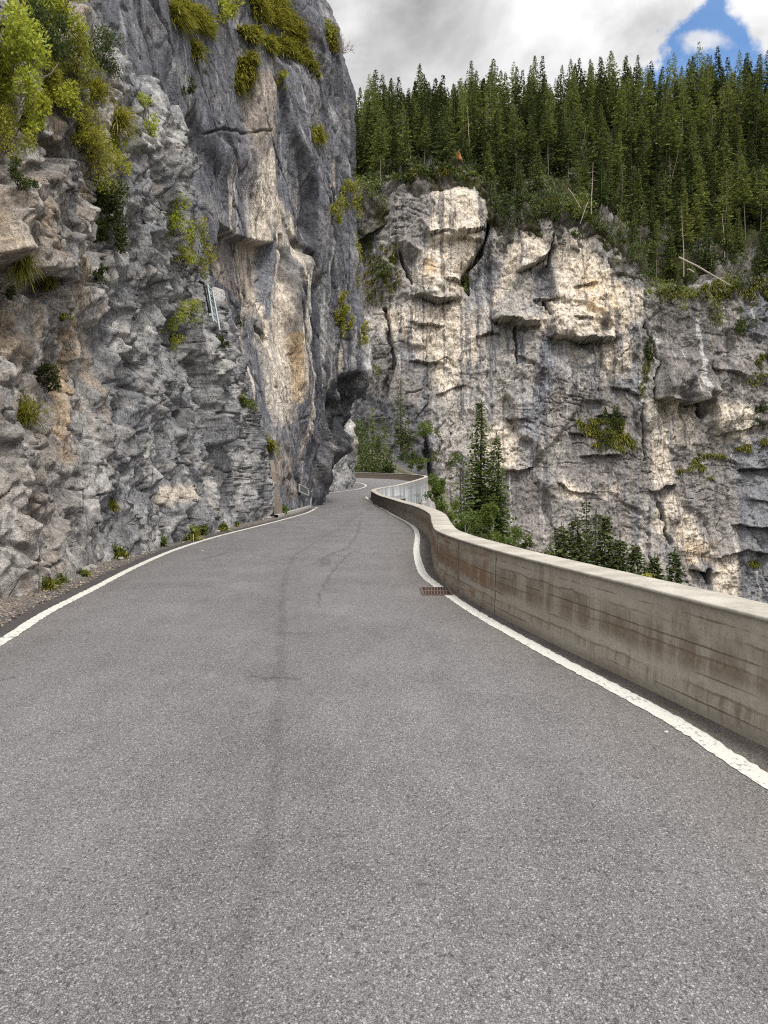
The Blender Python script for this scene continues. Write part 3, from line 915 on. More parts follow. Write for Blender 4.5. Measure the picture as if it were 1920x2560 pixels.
rdg = np.abs(perlin(xs * .12 + w2, zs * .34 + w1 + xs * .05, xs * 0 + 25.5)); hh = hh - .6 * sstep(rdg, .04, .0) * np.clip(.3 - 1.5 * w1, 0, 1)
rdg = np.abs(perlin(xs * .5, zs * .5 + w2, xs * 0 + 35.5)); hh = hh - .16 * sstep(rdg, .06, .0)
hh = hh + .30 * fbm(xs * 2.0 + w2, zs * .40, xs * 0 + 45.5, 4) + .35 * ridged(xs * .9, zs * .16 + w2, xs * 0 + 49, 3)
fade = sstep(vv[None, :], 1.0, .93)
Yd = FD - hh * (0.35 + .65 * fade) + .10 * np.clip(zs, -50, 200)
Yd = Yd + 6 * (1 - sstep(px, 800, 900)) + 22 * roll[None]
P[..., 2] += (5.0 * roll)[None]
P[..., 1] = Yd
# keep every point on its own sight-line height while it moves in depth by a few metres
st1 = fbm(xs * .42, zs * .045, xs * 0 + 31, 5)
st2 = fbm(xs * 1.6, zs * .10, xs * 0 + 41, 4)
nz3 = fbm(xs * .35, zs * .35, xs * 0 + 51, 4)
nz4 = fbm(xs * 1.1, zs * 1.1, xs * 0 + 61, 4)
Cc = np.broadcast_to(np.array((.315, .298, .276)), P.shape).copy()
Cc = mixc(Cc, np.array((.24, .245, .265)), sstep(st1, -.05, .4) * .8)
Cc = mixc(Cc, C_CREAM * .85, sstep(nz3 + w1 * .6, .12, .5) * .40)
Cc = mixc(Cc, C_MAUVE * 1.15, sstep(-w1 + nz3 * .5, .15, .5) * .7)
cream = [[(1081, 433), (1162, 440), (1215, 480), (1218, 555), (1209, 621), (1171, 653), (1168, 740), (1099, 744), (1037, 709), (1030, 671), (1074, 599), (1081, 537)],
         [(1319, 546), (1375, 574), (1372, 630), (1319, 653), (1250, 756), (1230, 787), (1350, 797), (1395, 740), (1400, 640), (1400, 560), (1470, 555), (1494, 600), (1556, 690), (1632, 716), (1629, 775), (1600, 800), (1569, 835), (1530, 850), (1400, 838), (1300, 800), (1215, 790), (1260, 650)],
         [(950, 760), (1100, 750), (1170, 740), (1200, 840), (1190, 900), (1060, 900), (1030, 850), (960, 830)],
         [(1500, 850), (1580, 850), (1590, 930), (1570, 980), (1500, 900)],
         [(1620, 1000), (1672, 1000), (1690, 1200), (1640, 1235), (1620, 1210)], [(1680, 1000), (1760, 1010), (1740, 1130), (1690, 1120)],
         [(1650, 1250), (1690, 1225), (1760, 1340), (1778, 1400), (1700, 1412), (1690, 1370), (1640, 1340), (1615, 1300)],
         [(1770, 1395), (1830, 1390), (1835, 1480), (1800, 1520), (1760, 1470)], [(1100, 840), (1160, 830), (1180, 900), (1120, 1000), (1080, 960)],
         [(1195, 1060), (1290, 1060), (1300, 1180), (1240, 1180)], [(1500, 1195), (1540, 1195), (1540, 1270), (1500, 1260)], [(1395, 1190), (1470, 1230), (1460, 1260), (1390, 1240)],
         [(1785, 1000), (1900, 1020), (1880, 1110), (1790, 1120)], [(1556, 1290), (1575, 1290), (1570, 1350), (1552, 1350)]]
cm_ = np.zeros(px.shape, np.float32)
for p_ in cream:
    m_ = sstep(poly_sd(px + st1 * 26 + nz4 * 8, py + nz3 * 24, p_), -10, 16)
    cm_ = np.maximum(cm_, m_)
    Cc = mixc(Cc, C_CREAM, m_ * np.clip(.80 + .8 * nz4 + .4 * st2, .25, 1))
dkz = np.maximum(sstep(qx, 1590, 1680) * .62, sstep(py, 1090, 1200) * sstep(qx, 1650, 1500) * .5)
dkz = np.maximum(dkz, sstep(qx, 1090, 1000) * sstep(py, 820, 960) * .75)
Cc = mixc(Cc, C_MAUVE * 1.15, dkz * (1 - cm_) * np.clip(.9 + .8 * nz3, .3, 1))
Cc = mixc(Cc, C_OCHRE * 1.25, zone([(1470, 640), (1560, 690), (1560, 830), (1480, 800), (1440, 720)], -20, 40) * np.clip(.3 + 1.0 * nz3, 0, .7))
Cc = mixc(Cc, C_OCHRE * 1.1, zone([(1700, 1340), (1770, 1360), (1770, 1410), (1700, 1410)], -10, 20) * np.clip(.4 + 1.0 * nz3, 0, .8))
Cc = mixc(Cc, C_OCHRE * 1.1, zone([(1060, 640), (1100, 640), (1100, 690), (1050, 690)], -10, 20) * np.clip(.4 + 1.0 * nz3, 0, .7))
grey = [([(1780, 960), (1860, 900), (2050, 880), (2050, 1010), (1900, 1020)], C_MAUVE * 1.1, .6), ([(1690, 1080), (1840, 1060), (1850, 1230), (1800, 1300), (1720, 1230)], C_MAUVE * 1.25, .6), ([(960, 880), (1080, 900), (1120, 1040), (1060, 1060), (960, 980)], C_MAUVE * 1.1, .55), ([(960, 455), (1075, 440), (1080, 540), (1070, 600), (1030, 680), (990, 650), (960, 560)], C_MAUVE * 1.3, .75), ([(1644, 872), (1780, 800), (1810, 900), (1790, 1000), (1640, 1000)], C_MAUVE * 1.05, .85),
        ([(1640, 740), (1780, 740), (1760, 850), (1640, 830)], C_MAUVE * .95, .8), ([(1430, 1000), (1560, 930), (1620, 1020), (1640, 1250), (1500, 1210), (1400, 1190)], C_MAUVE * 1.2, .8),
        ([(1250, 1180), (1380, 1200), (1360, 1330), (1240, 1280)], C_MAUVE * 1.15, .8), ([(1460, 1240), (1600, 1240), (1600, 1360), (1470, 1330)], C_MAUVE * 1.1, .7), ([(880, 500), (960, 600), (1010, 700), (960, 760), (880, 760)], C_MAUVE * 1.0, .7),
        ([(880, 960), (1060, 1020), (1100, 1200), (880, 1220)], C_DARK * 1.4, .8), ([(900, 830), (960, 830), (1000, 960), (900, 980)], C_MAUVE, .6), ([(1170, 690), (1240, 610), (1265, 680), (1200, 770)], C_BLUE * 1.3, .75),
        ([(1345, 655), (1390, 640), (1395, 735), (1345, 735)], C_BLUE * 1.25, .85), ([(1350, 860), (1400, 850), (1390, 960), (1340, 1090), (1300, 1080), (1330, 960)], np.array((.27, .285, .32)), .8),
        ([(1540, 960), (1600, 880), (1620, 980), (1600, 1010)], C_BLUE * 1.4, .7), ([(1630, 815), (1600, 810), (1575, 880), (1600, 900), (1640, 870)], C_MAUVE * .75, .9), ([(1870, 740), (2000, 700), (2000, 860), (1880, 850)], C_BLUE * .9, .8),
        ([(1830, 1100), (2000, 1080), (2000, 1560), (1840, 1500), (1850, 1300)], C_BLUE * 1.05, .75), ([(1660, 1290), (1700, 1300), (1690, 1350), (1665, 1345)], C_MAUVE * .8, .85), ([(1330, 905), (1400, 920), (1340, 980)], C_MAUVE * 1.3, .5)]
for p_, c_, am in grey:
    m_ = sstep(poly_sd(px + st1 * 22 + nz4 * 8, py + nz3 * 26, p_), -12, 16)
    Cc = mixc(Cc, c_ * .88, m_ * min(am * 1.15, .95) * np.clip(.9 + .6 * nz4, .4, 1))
Cc = mixc(Cc, C_BLUE * .8, sstep(st2 + st1 * .9, .22, .44) * .75)
st4 = fbm(xs * .7 + .6 * w2, zs * .022, xs * 0 + 71, 4)
Cc = mixc(Cc, C_DARK * 1.6, sstep(st4 - .2 * nz3, .16, .34) * .72)
Cc = mixc(Cc, C_PALE * 1.15, sstep(-st4 + .2 * nz4, .26, .42) * .55)
Cc = mixc(Cc, C_PALE * 1.1, sstep(st2 - st1 * .4, .34, .6) * .6)
Cc = mixc(Cc, C_DARK * 1.3, sstep(i3 + nz4 * .6, .93, 1.12) * .5)
Cc = mixc(Cc, C_MOSS, sstep(nz3 + .4 * nz4, .15, .45) * zone([(880, 560), (1010, 560), (1000, 760), (890, 800)], -20, 20) * .6)
CF = np.clip(Cc * np.array((1.24, 1.23, 1.23)), 0, .75)
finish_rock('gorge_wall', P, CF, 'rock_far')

# ---- forested slope above the far wall, crest behind it
nu, nv = 520, 220
pxs = np.r_[np.linspace(740, 2060, nu - 80), np.linspace(2068, 3720, 80)]
tt = np.concatenate([np.linspace(-.14, 1, nv - 20), np.linspace(1.03, 3.0, 20)])
e_ = np.interp(pxs, eX, eY); k_ = np.interp(pxs, kX, kY)


def slope_pt(px_, t):
    dip = np.clip(-np.asarray(t), 0, 1) * 60.0
    t = np.asarray(t)
    e1_ = np.interp(px_, eX, eY); k1_ = np.interp(px_, kX, kY)
    Yd_ = FD + 5 + 80 * np.maximum(t, 0)
    tq = np.minimum(t, 1.0)
    z_ = lerp(zat(e1_, FD) - .5, zat(k1_, FD + 86), np.clip(tq, 0, 1) ** .92) - np.clip(t - 1, 0, 9) * 6.0 - dip
    return (px_ - CX) * np.minimum(Yd_, FD + 90) / FPX, Yd_, z_


PX, TT = np.meshgrid(pxs, tt, indexing='ij')
sx_, sy_, sz_ = slope_pt(PX, TT)
_o, _t, _i, _e = facet((sx_ + sz_ * .3) / 4.0, sz_ / 4.5, 21, .95, 40)
_o2, _t2, _i2, _e2 = facet((sx_ + sz_ * .2) / 1.4, sz_ / 1.6, 22, .95, 50)
rim_ = sstep(TT, .30, .02)
bmp = 1.8 * fbm(sx_ * .08, sy_ * .08, sz_ * .08, 4) + rim_ * (2.2 * _o + 2.4 * _t + .9 * _o2 + 1.1 * _t2)
sy_ = sy_ - rim_ * (1.5 * _t + 1.0 * _t2 + 1.2 * _o)
P = np.stack([sx_, sy_, sz_ + bmp * sstep(TT, -.1, .08)], -1).astype(np.float32)
rk = sstep(fbm(sx_ * .09, sy_ * .09, sz_ * .05 + 3, 4) + .35 * sstep(TT, .35, .0), .10, .40)
Cc = np.broadcast_to(np.array((.060, .062, .022)), P.shape).copy()
Cc = mixc(Cc, C_MOSS * .8, sstep(fbm(sx_ * .2, sy_ * .2, sz_ * .1, 3), 0, .4) * .7)
Cc = mixc(Cc, C_MAUVE * .95, rk * .85)
Cc = mixc(Cc, C_PALE * .7, rk * sstep(_i2, .75, .95) * .5)
finish_rock('forest_slope', P, Cc, 'rock_far', 1)


# ------------------------------------------------------------------ ground sheet, gorge bank, road
t = newmat('earth')
ob = t.n('ShaderNodeTexCoord').outputs['Object']
n_ = t.noise(ob, .3, 8, .6); n2_ = t.noise(ob, 4, 6, .6)
c = t.mix(t.smooth(n_, .4, .6), (.07, .072, .025), (.12, .105, .08))
t.out(t.mix(t.smooth(n2_, .45, .65), c, (.20, .19, .175)), .95, t.bump(n2_, .6, .3), .2)

t = newmat('asphalt')
ob = t.n('ShaderNodeTexCoord').outputs['Object']
ca = t.n('ShaderNodeAttribute', attribute_name='Col')
vo = t.n('ShaderNodeTexVoronoi', feature='F1'); t.link(t.mapv(ob, scale=(1, .8, 1)), vo.inputs['Vector']); vo.inputs['Scale'].default_value = 105
vo2 = t.n('ShaderNodeTexVoronoi', feature='F1'); t.link(ob, vo2.inputs['Vector']); vo2.inputs['Scale'].default_value = 320
sp = t.n('ShaderNodeSeparateColor'); t.link(vo.outputs['Color'], sp.inputs[0])
sp2 = t.n('ShaderNodeSeparateColor'); t.link(vo2.outputs['Color'], sp2.inputs[0])
agg = t.smooth(sp.outputs[0], .60, .98, 0.0, 1.0)
core = t.smooth(vo.outputs['Distance'], .62, .25)
k = t.mul(agg, core)
k2 = t.smooth(sp2.outputs[0], .3, 1.0)
big = t.noise(ob, .7, 6, .6); med = t.noise(t.mapv(ob, scale=(1, .35, 1)), 3.0, 5, .6)
base = t.add(.60, t.add(t.mul(k, .78), t.add(t.mul(t.sub(k2, .4), .70), t.add(t.mul(t.sub(big, .5), .40), t.mul(t.sub(med, .5), .30)))))
dk = t.smooth(sp.outputs[1], .0, .22, .50, 1.0)
base = t.mul(base, dk)
c = t.scale_col(ca.outputs['Color'], base)
hgt = t.add(t.mul(k, .5), t.mul(k2, .5))
t.out(c, t.add(.80, t.mul(k2, .12)), t.bump(hgt, .55, .004), .35)

t = newmat('line_paint')
ob = t.n('ShaderNodeTexCoord').outputs['Object']
vo = t.n('ShaderNodeTexVoronoi', feature='F1'); t.link(ob, vo.inputs['Vector']); vo.inputs['Scale'].default_value = 80
sp = t.n('ShaderNodeSeparateColor'); t.link(vo.outputs['Color'], sp.inputs[0])
big = t.noise(ob, 2.2, 5, .6); nf = t.noise(t.mapv(ob, scale=(1, .6, 1)), 26, 6, .75)
wear = t.smooth(t.add(nf, t.mul(t.sub(big, .5), .45)), .55, .63)
wear = t.mul(wear, .9)
c = t.mix(big, (.44, .43, .395), (.58, .57, .53))
c = t.mix(wear, c, (.22, .21, .20))
t.out(c, .8, t.bump(t.add(nf, t.mul(sp.outputs[0], .5)), .5, .004), .3)

# plain far ground sheet (gorge floor out to the horizon)
mbx = MB()
mbx.addf([(-3000, -3000, -62), (3000, -3000, -62), (3000, 4000, -62), (-3000, 4000, -62)], [(0, 1, 2, 3)])
tag(mbx.build('ground', MAT['earth']), kind='structure')

# bank that drops from the parapet into the gorge
nu, nv = 150, 90
yb = np.linspace(-6, 150, nu)
db = np.linspace(0, 1, nv) ** 1.5 * 110
re = np.interp(yb, WALL_IN[:, 1], WALL_IN[:, 0])
X = re[:, None] + .25 + db[None]
Yb = np.broadcast_to(yb[:, None], X.shape)
Z = road_z(yb)[:, None] * .5 - np.interp(yb, [-6, 35, 50, 100, 150], [1.0, 1.2, 4.0, 5.0, 6.0])[:, None] - .95 * db[None] ** .93
Z = Z + 1.0 * fbm(X * .15, Yb * .15, X * 0 + 2, 4) * np.clip(db[None] / 6, 0, 1)
P = np.stack([X, Yb, np.maximum(Z, -62.5)], -1).astype(np.float32)
BANK = P
tag(mesh_np('bank', P.reshape(-1, 3), grid_faces(nu, nv), MAT['earth']), kind='structure')


def bank_z(x, y):
    r_ = float(np.interp(y, WALL_IN[:, 1], WALL_IN[:, 0])); d_ = max(x - r_ - .25, 0)
    return float(road_z(y)) * .5 - float(np.interp(y, [-6, 35, 50, 100, 150], [1.0, 1.2, 4.0, 5.0, 6.0])) - .95 * d_ ** .93


# road sheet : rows tighter near the camera, colour from wear, seams and tyre marks
nu, nv = 1000, 300
yr = 1 / np.linspace(1 / 0.7, 1 / 113.0, nu)
yr[0] = -6
rx = right_edge(yr)
lx = np.interp(yr, [-6, 40, 55, 75, 113], [-8, -8, -9, -9, -18])
tv = np.linspace(0, 1, nv)
X = lerp(lx[:, None], rx[:, None] + .05, tv[None])
Yg = np.broadcast_to(yr[:, None], X.shape)
Z = road_z(Yg) + .012 * fbm(X * .5, Yg * .15, X * 0, 3)
P = np.stack([X, Yg, Z], -1).astype(np.float32)
GL = lambda L: [ground_pt(*p_) for p_ in L]
LEFT = [(-2.6, -4), (-3.0, 2), (-3.5, 5)] + GL([(0, 1606), (116, 1533), (231, 1473), (337, 1418), (434, 1376), (530, 1345), (627, 1320), (723, 1295), (770, 1281), (793, 1268)])
LEFT2 = GL([(770, 1247), (793, 1238), (818, 1232), (850, 1228.5), (885, 1224.5), (908, 1219), (915, 1215), (912, 1211.5), (902, 1208), (881, 1204.5)])
RIGHT = [(3.35, -4), (2.55, 1)] + GL([(1920, 1956), (1693, 1808), (1380, 1640), (1199, 1538), (1140, 1500), (1097, 1468), (1062, 1440), (1047, 1408), (1041, 1374), (1043, 1335), (1030, 1314), (984, 1288), (948, 1266), (922, 1249), (915, 1242)])
LEFTC, LEFT2C, RIGHTC = catmull(LEFT, 8), catmull(LEFT2, 8), catmull(RIGHT, 8)
base = np.broadcast_to(np.array((.214, .206, .210)), P.shape).copy()
dl = line_d(X, Yg, [tuple(p_) for p_ in LEFTC[::3]]); dr = line_d(X, Yg, [tuple(p_) for p_ in RIGHTC[::3]])
lxx = np.interp(Yg, LEFTC[:, 1], LEFTC[:, 0]); rxx = np.interp(Yg, RIGHTC[:, 1], RIGHTC[:, 0])
inl = (X < lxx) & (Yg < 46); inr = (X > rxx) & (Yg < 58)
n1_ = fbm(X * 1.2, Yg * .5, X * 0 + 3, 4); n2_ = fbm(X * 4, Yg * 2, X * 0 + 7, 4)
base = mixc(base, np.array((.20, .182, .165)), (sstep(dr, 1.1, .1) * .8 + sstep(dl, .8, .1) * .5) * (.7 + .5 * n1_))
# shoulder by the rock: dark seal strip, then dusty gutter and grit
base = np.where(inl[..., None], mixc(np.broadcast_to(np.array((.090, .080, .078)), P.shape), np.array((.20, .18, .165)), sstep(dl, .26, .42) * np.clip(.8 + .5 * n2_, 0, 1)), base)
base = np.where((inl & (dl > .55))[..., None], mixc(base, np.array((.24, .205, .17)), .6 + .8 * n2_), base)
# strip at the foot of the parapet
rw = np.interp(Yg, WALL_IN[:, 1], WALL_IN[:, 0]) - X
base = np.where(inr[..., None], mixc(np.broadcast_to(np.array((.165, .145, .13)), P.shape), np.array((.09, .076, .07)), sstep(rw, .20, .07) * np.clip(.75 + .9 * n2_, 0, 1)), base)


def mark(pts, wd, am, jag=.02):
    global base
    L = [ground_pt(*p_) for p_ in pts]
    d_ = line_d(X + jag * n2_ * 2, Yg + jag * n1_, L)
    base = base * (1 - am * sstep(d_, wd, wd * .3) * np.clip(.75 + .8 * n2_, .1, 1))[..., None]


mark([(893, 1284), (869, 1308), (807, 1343), (735, 1390), (712, 1441), (707, 1492), (705, 1600), (700, 1700), (685, 1900), (655, 2150), (610, 2350), (570, 2550)], .07, .22, .03)
mark([(893, 1284), (869, 1308), (807, 1343), (735, 1390), (712, 1441), (707, 1492), (705, 1600), (700, 1700), (685, 1900), (655, 2150), (610, 2350), (570, 2550)], .55, .10, .14)
mark([(901, 1300), (898, 1320), (893, 1335), (869, 1370), (818, 1390), (783, 1410)], .06, .30)
mark([(897, 1374), (869, 1386), (826, 1437), (803, 1476), (795, 1520)], .035, .45, .05)
mark([(870, 1376), (897, 1376)], .06, .5, .05)
for q_ in ((804, 1405), (810, 1405), (818, 1405), (824, 1405)): mark([(q_[0], 1398), (q_[0] - 2, 1414)], .035, .35)
mark([(510, 1397), (550, 1388)], .12, .30, .05)
mark([(675, 1693), (745, 1696)], .045, .45, .06); mark([(640, 1690), (680, 1700)], .03, .3, .06)
mark([(150, 1578), (175, 1574)], .04, .5, .05); mark([(205, 1580), (222, 1582)], .04, .5, .05); mark([(10, 1697), (32, 1695)], .035, .6, .04)
mark([(705, 1583), (790, 1580)], .05, .28, .08); mark([(700, 1258), (905, 1260)], .5, .16, .3); mark([(860, 1270), (915, 1262), (930, 1275)], .3, .25, .2)
mark([(1340, 1900), (1500, 2060), (1700, 2230), (1920, 2480)], .20, .10, .12); mark([(1240, 1900), (1330, 2300)], .3, .07, .2)
for q_ in ((838, 2090), (825, 1955), (895, 2320), (880, 2170), (835, 2120), (325, 1893), (700, 1800), (1640, 2180), (1050, 2210), (910, 1870)):
    mark([q_, (q_[0] + 14, q_[1] + 3)], .022, .45, .03)
base = base * (1 + .10 * fbm(X * .5, Yg * .2, X * 0 + 13, 4) + .05 * n1_)[..., None]
tag(mesh_np('road', P.reshape(-1, 3), grid_faces(nu, nv, True), MAT['asphalt'], base.reshape(-1, 3), True), kind='structure')


def ribbon(name, C2, wd, mat, dz=.005, z0=None):
    C2 = np.array(C2); T = np.gradient(C2, axis=0); T /= np.linalg.norm(T, axis=1)[:, None]
    Nn = np.stack([T[:, 1], -T[:, 0]], 1)
    rg = np.random.RandomState(5)
    # resample finely for a slightly ragged painted edge
    ln = np.r_[0, np.cumsum(np.linalg.norm(np.diff(C2, axis=0), axis=1))]
    m_ = max(int(ln[-1] / .05), 50)
    si = np.linspace(0, ln[-1], m_)
    c_ = np.stack([np.interp(si, ln, C2[:, k_]) for k_ in (0, 1)], 1); n_ = np.stack([np.interp(si, ln, Nn[:, k_]) for k_ in (0, 1)], 1)
    e1_ = wd / 2 + rg.normal(0, .006, m_); e2_ = wd / 2 + rg.normal(0, .006, m_)
    rows = []
    for k_ in range(4):
        f_ = k_ / 3
        xy = c_ + n_ * (-e1_ * (1 - f_) + e2_ * f_)[:, None]
        rows.append(np.c_[xy, road_z(xy[:, 1]) + .012 * fbm(xy[:, 0] * .5, xy[:, 1] * .15, xy[:, 0] * 0, 3) + dz])
    V = np.stack(rows, 1)
    o = mesh_np(name, V.reshape(-1, 3), grid_faces(m_, 4), MAT[mat], None, True)
    tag(o, kind='structure')
    return o


ribbon('road_marking', LEFTC, .135, 'line_paint')
ribbon('road_marking', LEFT2C, .16, 'line_paint')
GR_C = ground_pt(1092, 1478)
iR = np.argmin(np.abs(RIGHTC[:, 1] - GR_C[1]))
ribbon('road_marking', RIGHTC, .145, 'line_paint')
# pale kerb round the foot of the overhanging wall
flat_mat('kerb_stone', (.34, .32, .30), .9, 0, 14)
KB = GL([(690, 1294), (735, 1281), (775, 1268), (797, 1257), (799, 1250), (792, 1245), (778, 1242)])
kc = catmull(KB, 8)
mk = MB()
for p_, q_ in zip(kc[:-1], kc[1:]):
    t_ = (q_ - p_) / (np.linalg.norm(q_ - p_) + 1e-9); n_ = np.array((t_[1], -t_[0])) * .09
    z0, z1 = float(road_z(p_[1])), float(road_z(q_[1]))
    L0, R0, L1, R1 = p_ - n_, p_ + n_, q_ - n_, q_ + n_
    mk.addf([(*L0, z0 - .1), (*R0, z0 - .1), (*R0, z0 + .12), (*L0, z0 + .12), (*L1, z1 - .1), (*R1, z1 - .1), (*R1, z1 + .12), (*L1, z1 + .12)],
            [(3, 2, 6, 7), (1, 5, 6, 2), (0, 3, 7, 4)])
tag(mk.build('kerb', MAT['kerb_stone']), kind='structure')

# ------------------------------------------------------------------ parapet
t = newmat('concrete')
uvn = t.n('ShaderNodeUVMap', uv_map='UVMap').outputs[0]
su = t.n('ShaderNodeSeparateXYZ'); t.link(uvn, su.inputs[0])
U, V_ = su.outputs[0], su.outputs[1]                 # metres along the wall, height above road
streak = t.noise(t.mapv(uvn, scale=(5, .55, 1)), 1.0, 6, .65)
broad = t.noise(t.mapv(uvn, scale=(.5, 2.2, 1)), 1.0, 6, .6)
fine = t.noise(uvn, 24, 6, .7)
spots = t.noise(t.mapv(uvn, scale=(9, 7, 1)), 1.0, 3, .6)
wob = t.mul(t.sub(t.noise(t.mapv(uvn, scale=(1.2, 1.2, 1)), 1.0, 4, .6), .5), .14)
vw = t.add(V_, wob)
band = t.add(t.mul(t.mul(t.smooth(vw, .22, .36), t.smooth(vw, .64, .44)), .8), .2)
brown = t.mul(band, t.smooth(t.add(t.mul(streak, .55), t.mul(broad, .45)), .40, .56))
c = t.mix(t.smooth(broad, .35, .65), (.272, .246, .200), (.362, .338, .284))
c = t.mix(t.mul(t.smooth(streak, .52, .72), .55), c, (.42, .405, .36))
c = t.mix(t.mul(brown, .9), c, (.150, .118, .085))
drip = t.noise(t.mapv(uvn, scale=(11, .8, 1)), 1.0, 5, .7)
dband = t.smooth(t.noise(t.mapv(uvn, scale=(.7, 4.5, 1), loc=(3, 1, 0)), 1.0, 4, .6), .50, .60)
c = t.mix(t.mul(t.mul(t.smooth(drip, .48, .62), dband), .48), c, (.12, .095, .07))
rz_ = t.mul(t.smooth(U, 13.2, 14.2), t.smooth(U, 34, 20))
rustn = t.smooth(t.add(t.noise(t.mapv(uvn, scale=(2.2, 5.0, 1)), 1.0, 6, .68), t.mul(band, .14)), .50, .66)
c = t.mix(t.mul(t.mul(rustn, rz_), .72), c, (.19, .105, .055))
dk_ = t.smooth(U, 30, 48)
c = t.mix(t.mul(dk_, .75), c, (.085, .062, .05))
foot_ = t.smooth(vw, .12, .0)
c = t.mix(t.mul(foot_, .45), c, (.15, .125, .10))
jl = t.m('ABSOLUTE', t.sub(t.m('FRACT', t.m('DIVIDE', t.add(V_, t.add(t.mul(t.sub(fine, .5), .02), t.mul(wob, .12))), .19)), .5))
jline = t.mul(t.smooth(jl, .06, .0), t.smooth(t.noise(t.mapv(uvn, scale=(.9, 3, 1)), 1.0, 4, .6), .46, .60))
c = t.mix(t.mul(jline, .75), c, (.10, .08, .058))
pit = t.smooth(spots, .70, .76)
c = t.mix(t.mul(pit, .6), c, (.09, .08, .065))
for vv_, ss_ in ((.185, 1), (.40, 5), (.575, 9)):
    wv_ = t.mul(t.sub(t.noise(t.mapv(uvn, scale=(1.6, .01, 1), loc=(ss_, 0, 0)), 1.0, 6, .62), .5), .10)
    ln_ = t.m('ABSOLUTE', t.sub(t.add(V_, wv_), vv_))
    on_ = t.smooth(t.noise(t.mapv(uvn, scale=(.45, .01, 1), loc=(ss_ * 3, 2, 0)), 1.0, 5, .6), .40, .55)
    c = t.mix(t.mul(t.mul(t.smooth(ln_, .014, .003), on_), .6), c, (.085, .062, .042))
    sh_ = t.mul(t.smooth(t.sub(vv_, t.add(V_, wv_)), 0.0, .01), t.smooth(t.sub(vv_, t.add(V_, wv_)), .12, .01))
    c = t.mix(t.mul(t.mul(sh_, on_), t.mul(t.smooth(drip, .40, .62), .6)), c, (.13, .10, .07))
c = t.scale_col(c, t.add(.62, t.mul(fine, .76)))
hb = t.add(t.mul(fine, .5), t.sub(t.mul(broad, .5), t.add(t.mul(jline, .8), t.mul(pit, .8))))
t.out(c, .9, t.bump(hb, .5, .012), .25)

t = newmat('concrete_top')
ob = t.n('ShaderNodeTexCoord').outputs['Object']
a1 = t.noise(ob, 2.2, 6, .65); a2 = t.noise(ob, 34, 6, .7)
c = t.mix(t.smooth(a1, .35, .65), (.27, .25, .215), (.40, .378, .33))
c = t.mix(t.mul(t.smooth(a2, .56, .70), .7), c, (.24, .215, .18))
t.out(t.scale_col(c, t.add(.7, t.mul(a2, .55))), .9, t.bump(a2, .5, .01), .25)

t = newmat('concrete_outer')
ob = t.n('ShaderNodeTexCoord').outputs['Object']
st = t.noise(t.mapv(ob, scale=(1.2, 1.2, .10)), 1.0, 6, .65)
hz = t.noise(t.mapv(ob, scale=(.15, .15, 2.4)), 1.0, 5, .65)
c = t.mix(t.smooth(st, .38, .62), (.25, .265, .28), (.62, .64, .66))
c = t.mix(t.mul(t.smooth(hz, .52, .66), .7), c, (.20, .205, .21))
sz = t.n('ShaderNodeSeparateXYZ'); t.link(ob, sz.inputs[0])
c = t.mix(t.mul(t.smooth(sz.outputs[2], .3, 1.6), t.mul(t.smooth(st, .40, .52), .7)), c, (.15, .14, .13))
t.out(c, .9, t.bump(st, .3, .03), .25)

wl = WALL_IN
seg = np.r_[0, np.cumsum(np.linalg.norm(np.diff(wl, axis=0), axis=1))]
m_ = int(seg[-1] / .12)
su_ = np.linspace(0, seg[-1], m_)
WI = np.stack([np.interp(su_, seg, wl[:, k_]) for k_ in (0, 1)], 1)
T = np.gradient(WI, axis=0); T /= np.linalg.norm(T, axis=1)[:, None]
for _ in range(4):
    T[1:-1] = (T[:-2] + 2 * T[1:-1] + T[2:]) / 4
T /= np.linalg.norm(T, axis=1)[:, None]
NO = np.stack([T[:, 1], -T[:, 0]], 1)                   # outward (away from the road)
WZ = road_z(WI[:, 1])
HT = np.interp(WI[:, 1], [-4, 5, 12, 20, 33, 55, 90, 112], [.79, .785, .78, .75, .70, .69, .70, .78])
HT = np.where(WI[:, 0] < 4.0 - 0 * WI[:, 0], HT, HT)
WTH = np.interp(WI[:, 1], [-4, 12, 20, 112], [.37, .37, .40, .36])
S0 = np.interp(4.58, WI[:60, 1], su_[:60])
pw = empty('parapet_wall', (float(WI[0, 0]), float(WI[0, 1]), 0))
tag(pw, 'low curving concrete parapet wall with rusty stains along the right road edge', 'wall')
ORG = np.array((WI[0, 0], WI[0, 1], 0))
prof = [0, .02, .1, .2, .3, .4, .5, .6, .7, .8, .9, 1.0]
rows, uvs = [], []
rgn = np.random.RandomState(3)
board = {}
for j_, f_ in enumerate(prof):
    ins = .012 * np.sin(j_ * 2.7) + .006 * fbm(su_ * .8, su_ * 0 + f_ * 4, su_ * 0, 3)
    xy = WI + NO * ((f_ * .02) + ins * 0.5)[:, None]
    rows.append(np.c_[xy, WZ - .15 + (HT + .15 - .028) * f_] - ORG)
    uvs.append(np.c_[su_, -.15 + (HT + .15 - .028) * f_])
# outer side, down into the bank
xo = WI + NO * WTH[:, None]
deep = np.interp(WI[:, 1], [-4, 35, 50, 112], [2.0, 2.5, 7, 9])
V = np.stack(rows, 1); UV = np.stack(uvs, 1)
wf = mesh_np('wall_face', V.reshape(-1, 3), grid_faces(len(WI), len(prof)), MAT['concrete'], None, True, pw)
uvl = wf.data.uv_layers.new(name='UVMap')
li = np.empty(len(wf.data.loops), np.int32); wf.data.loops.foreach_get('vertex_index', li)
uvl.data.foreach_set('uv', UV.reshape(-1, 2)[li].astype(np.float32).ravel())
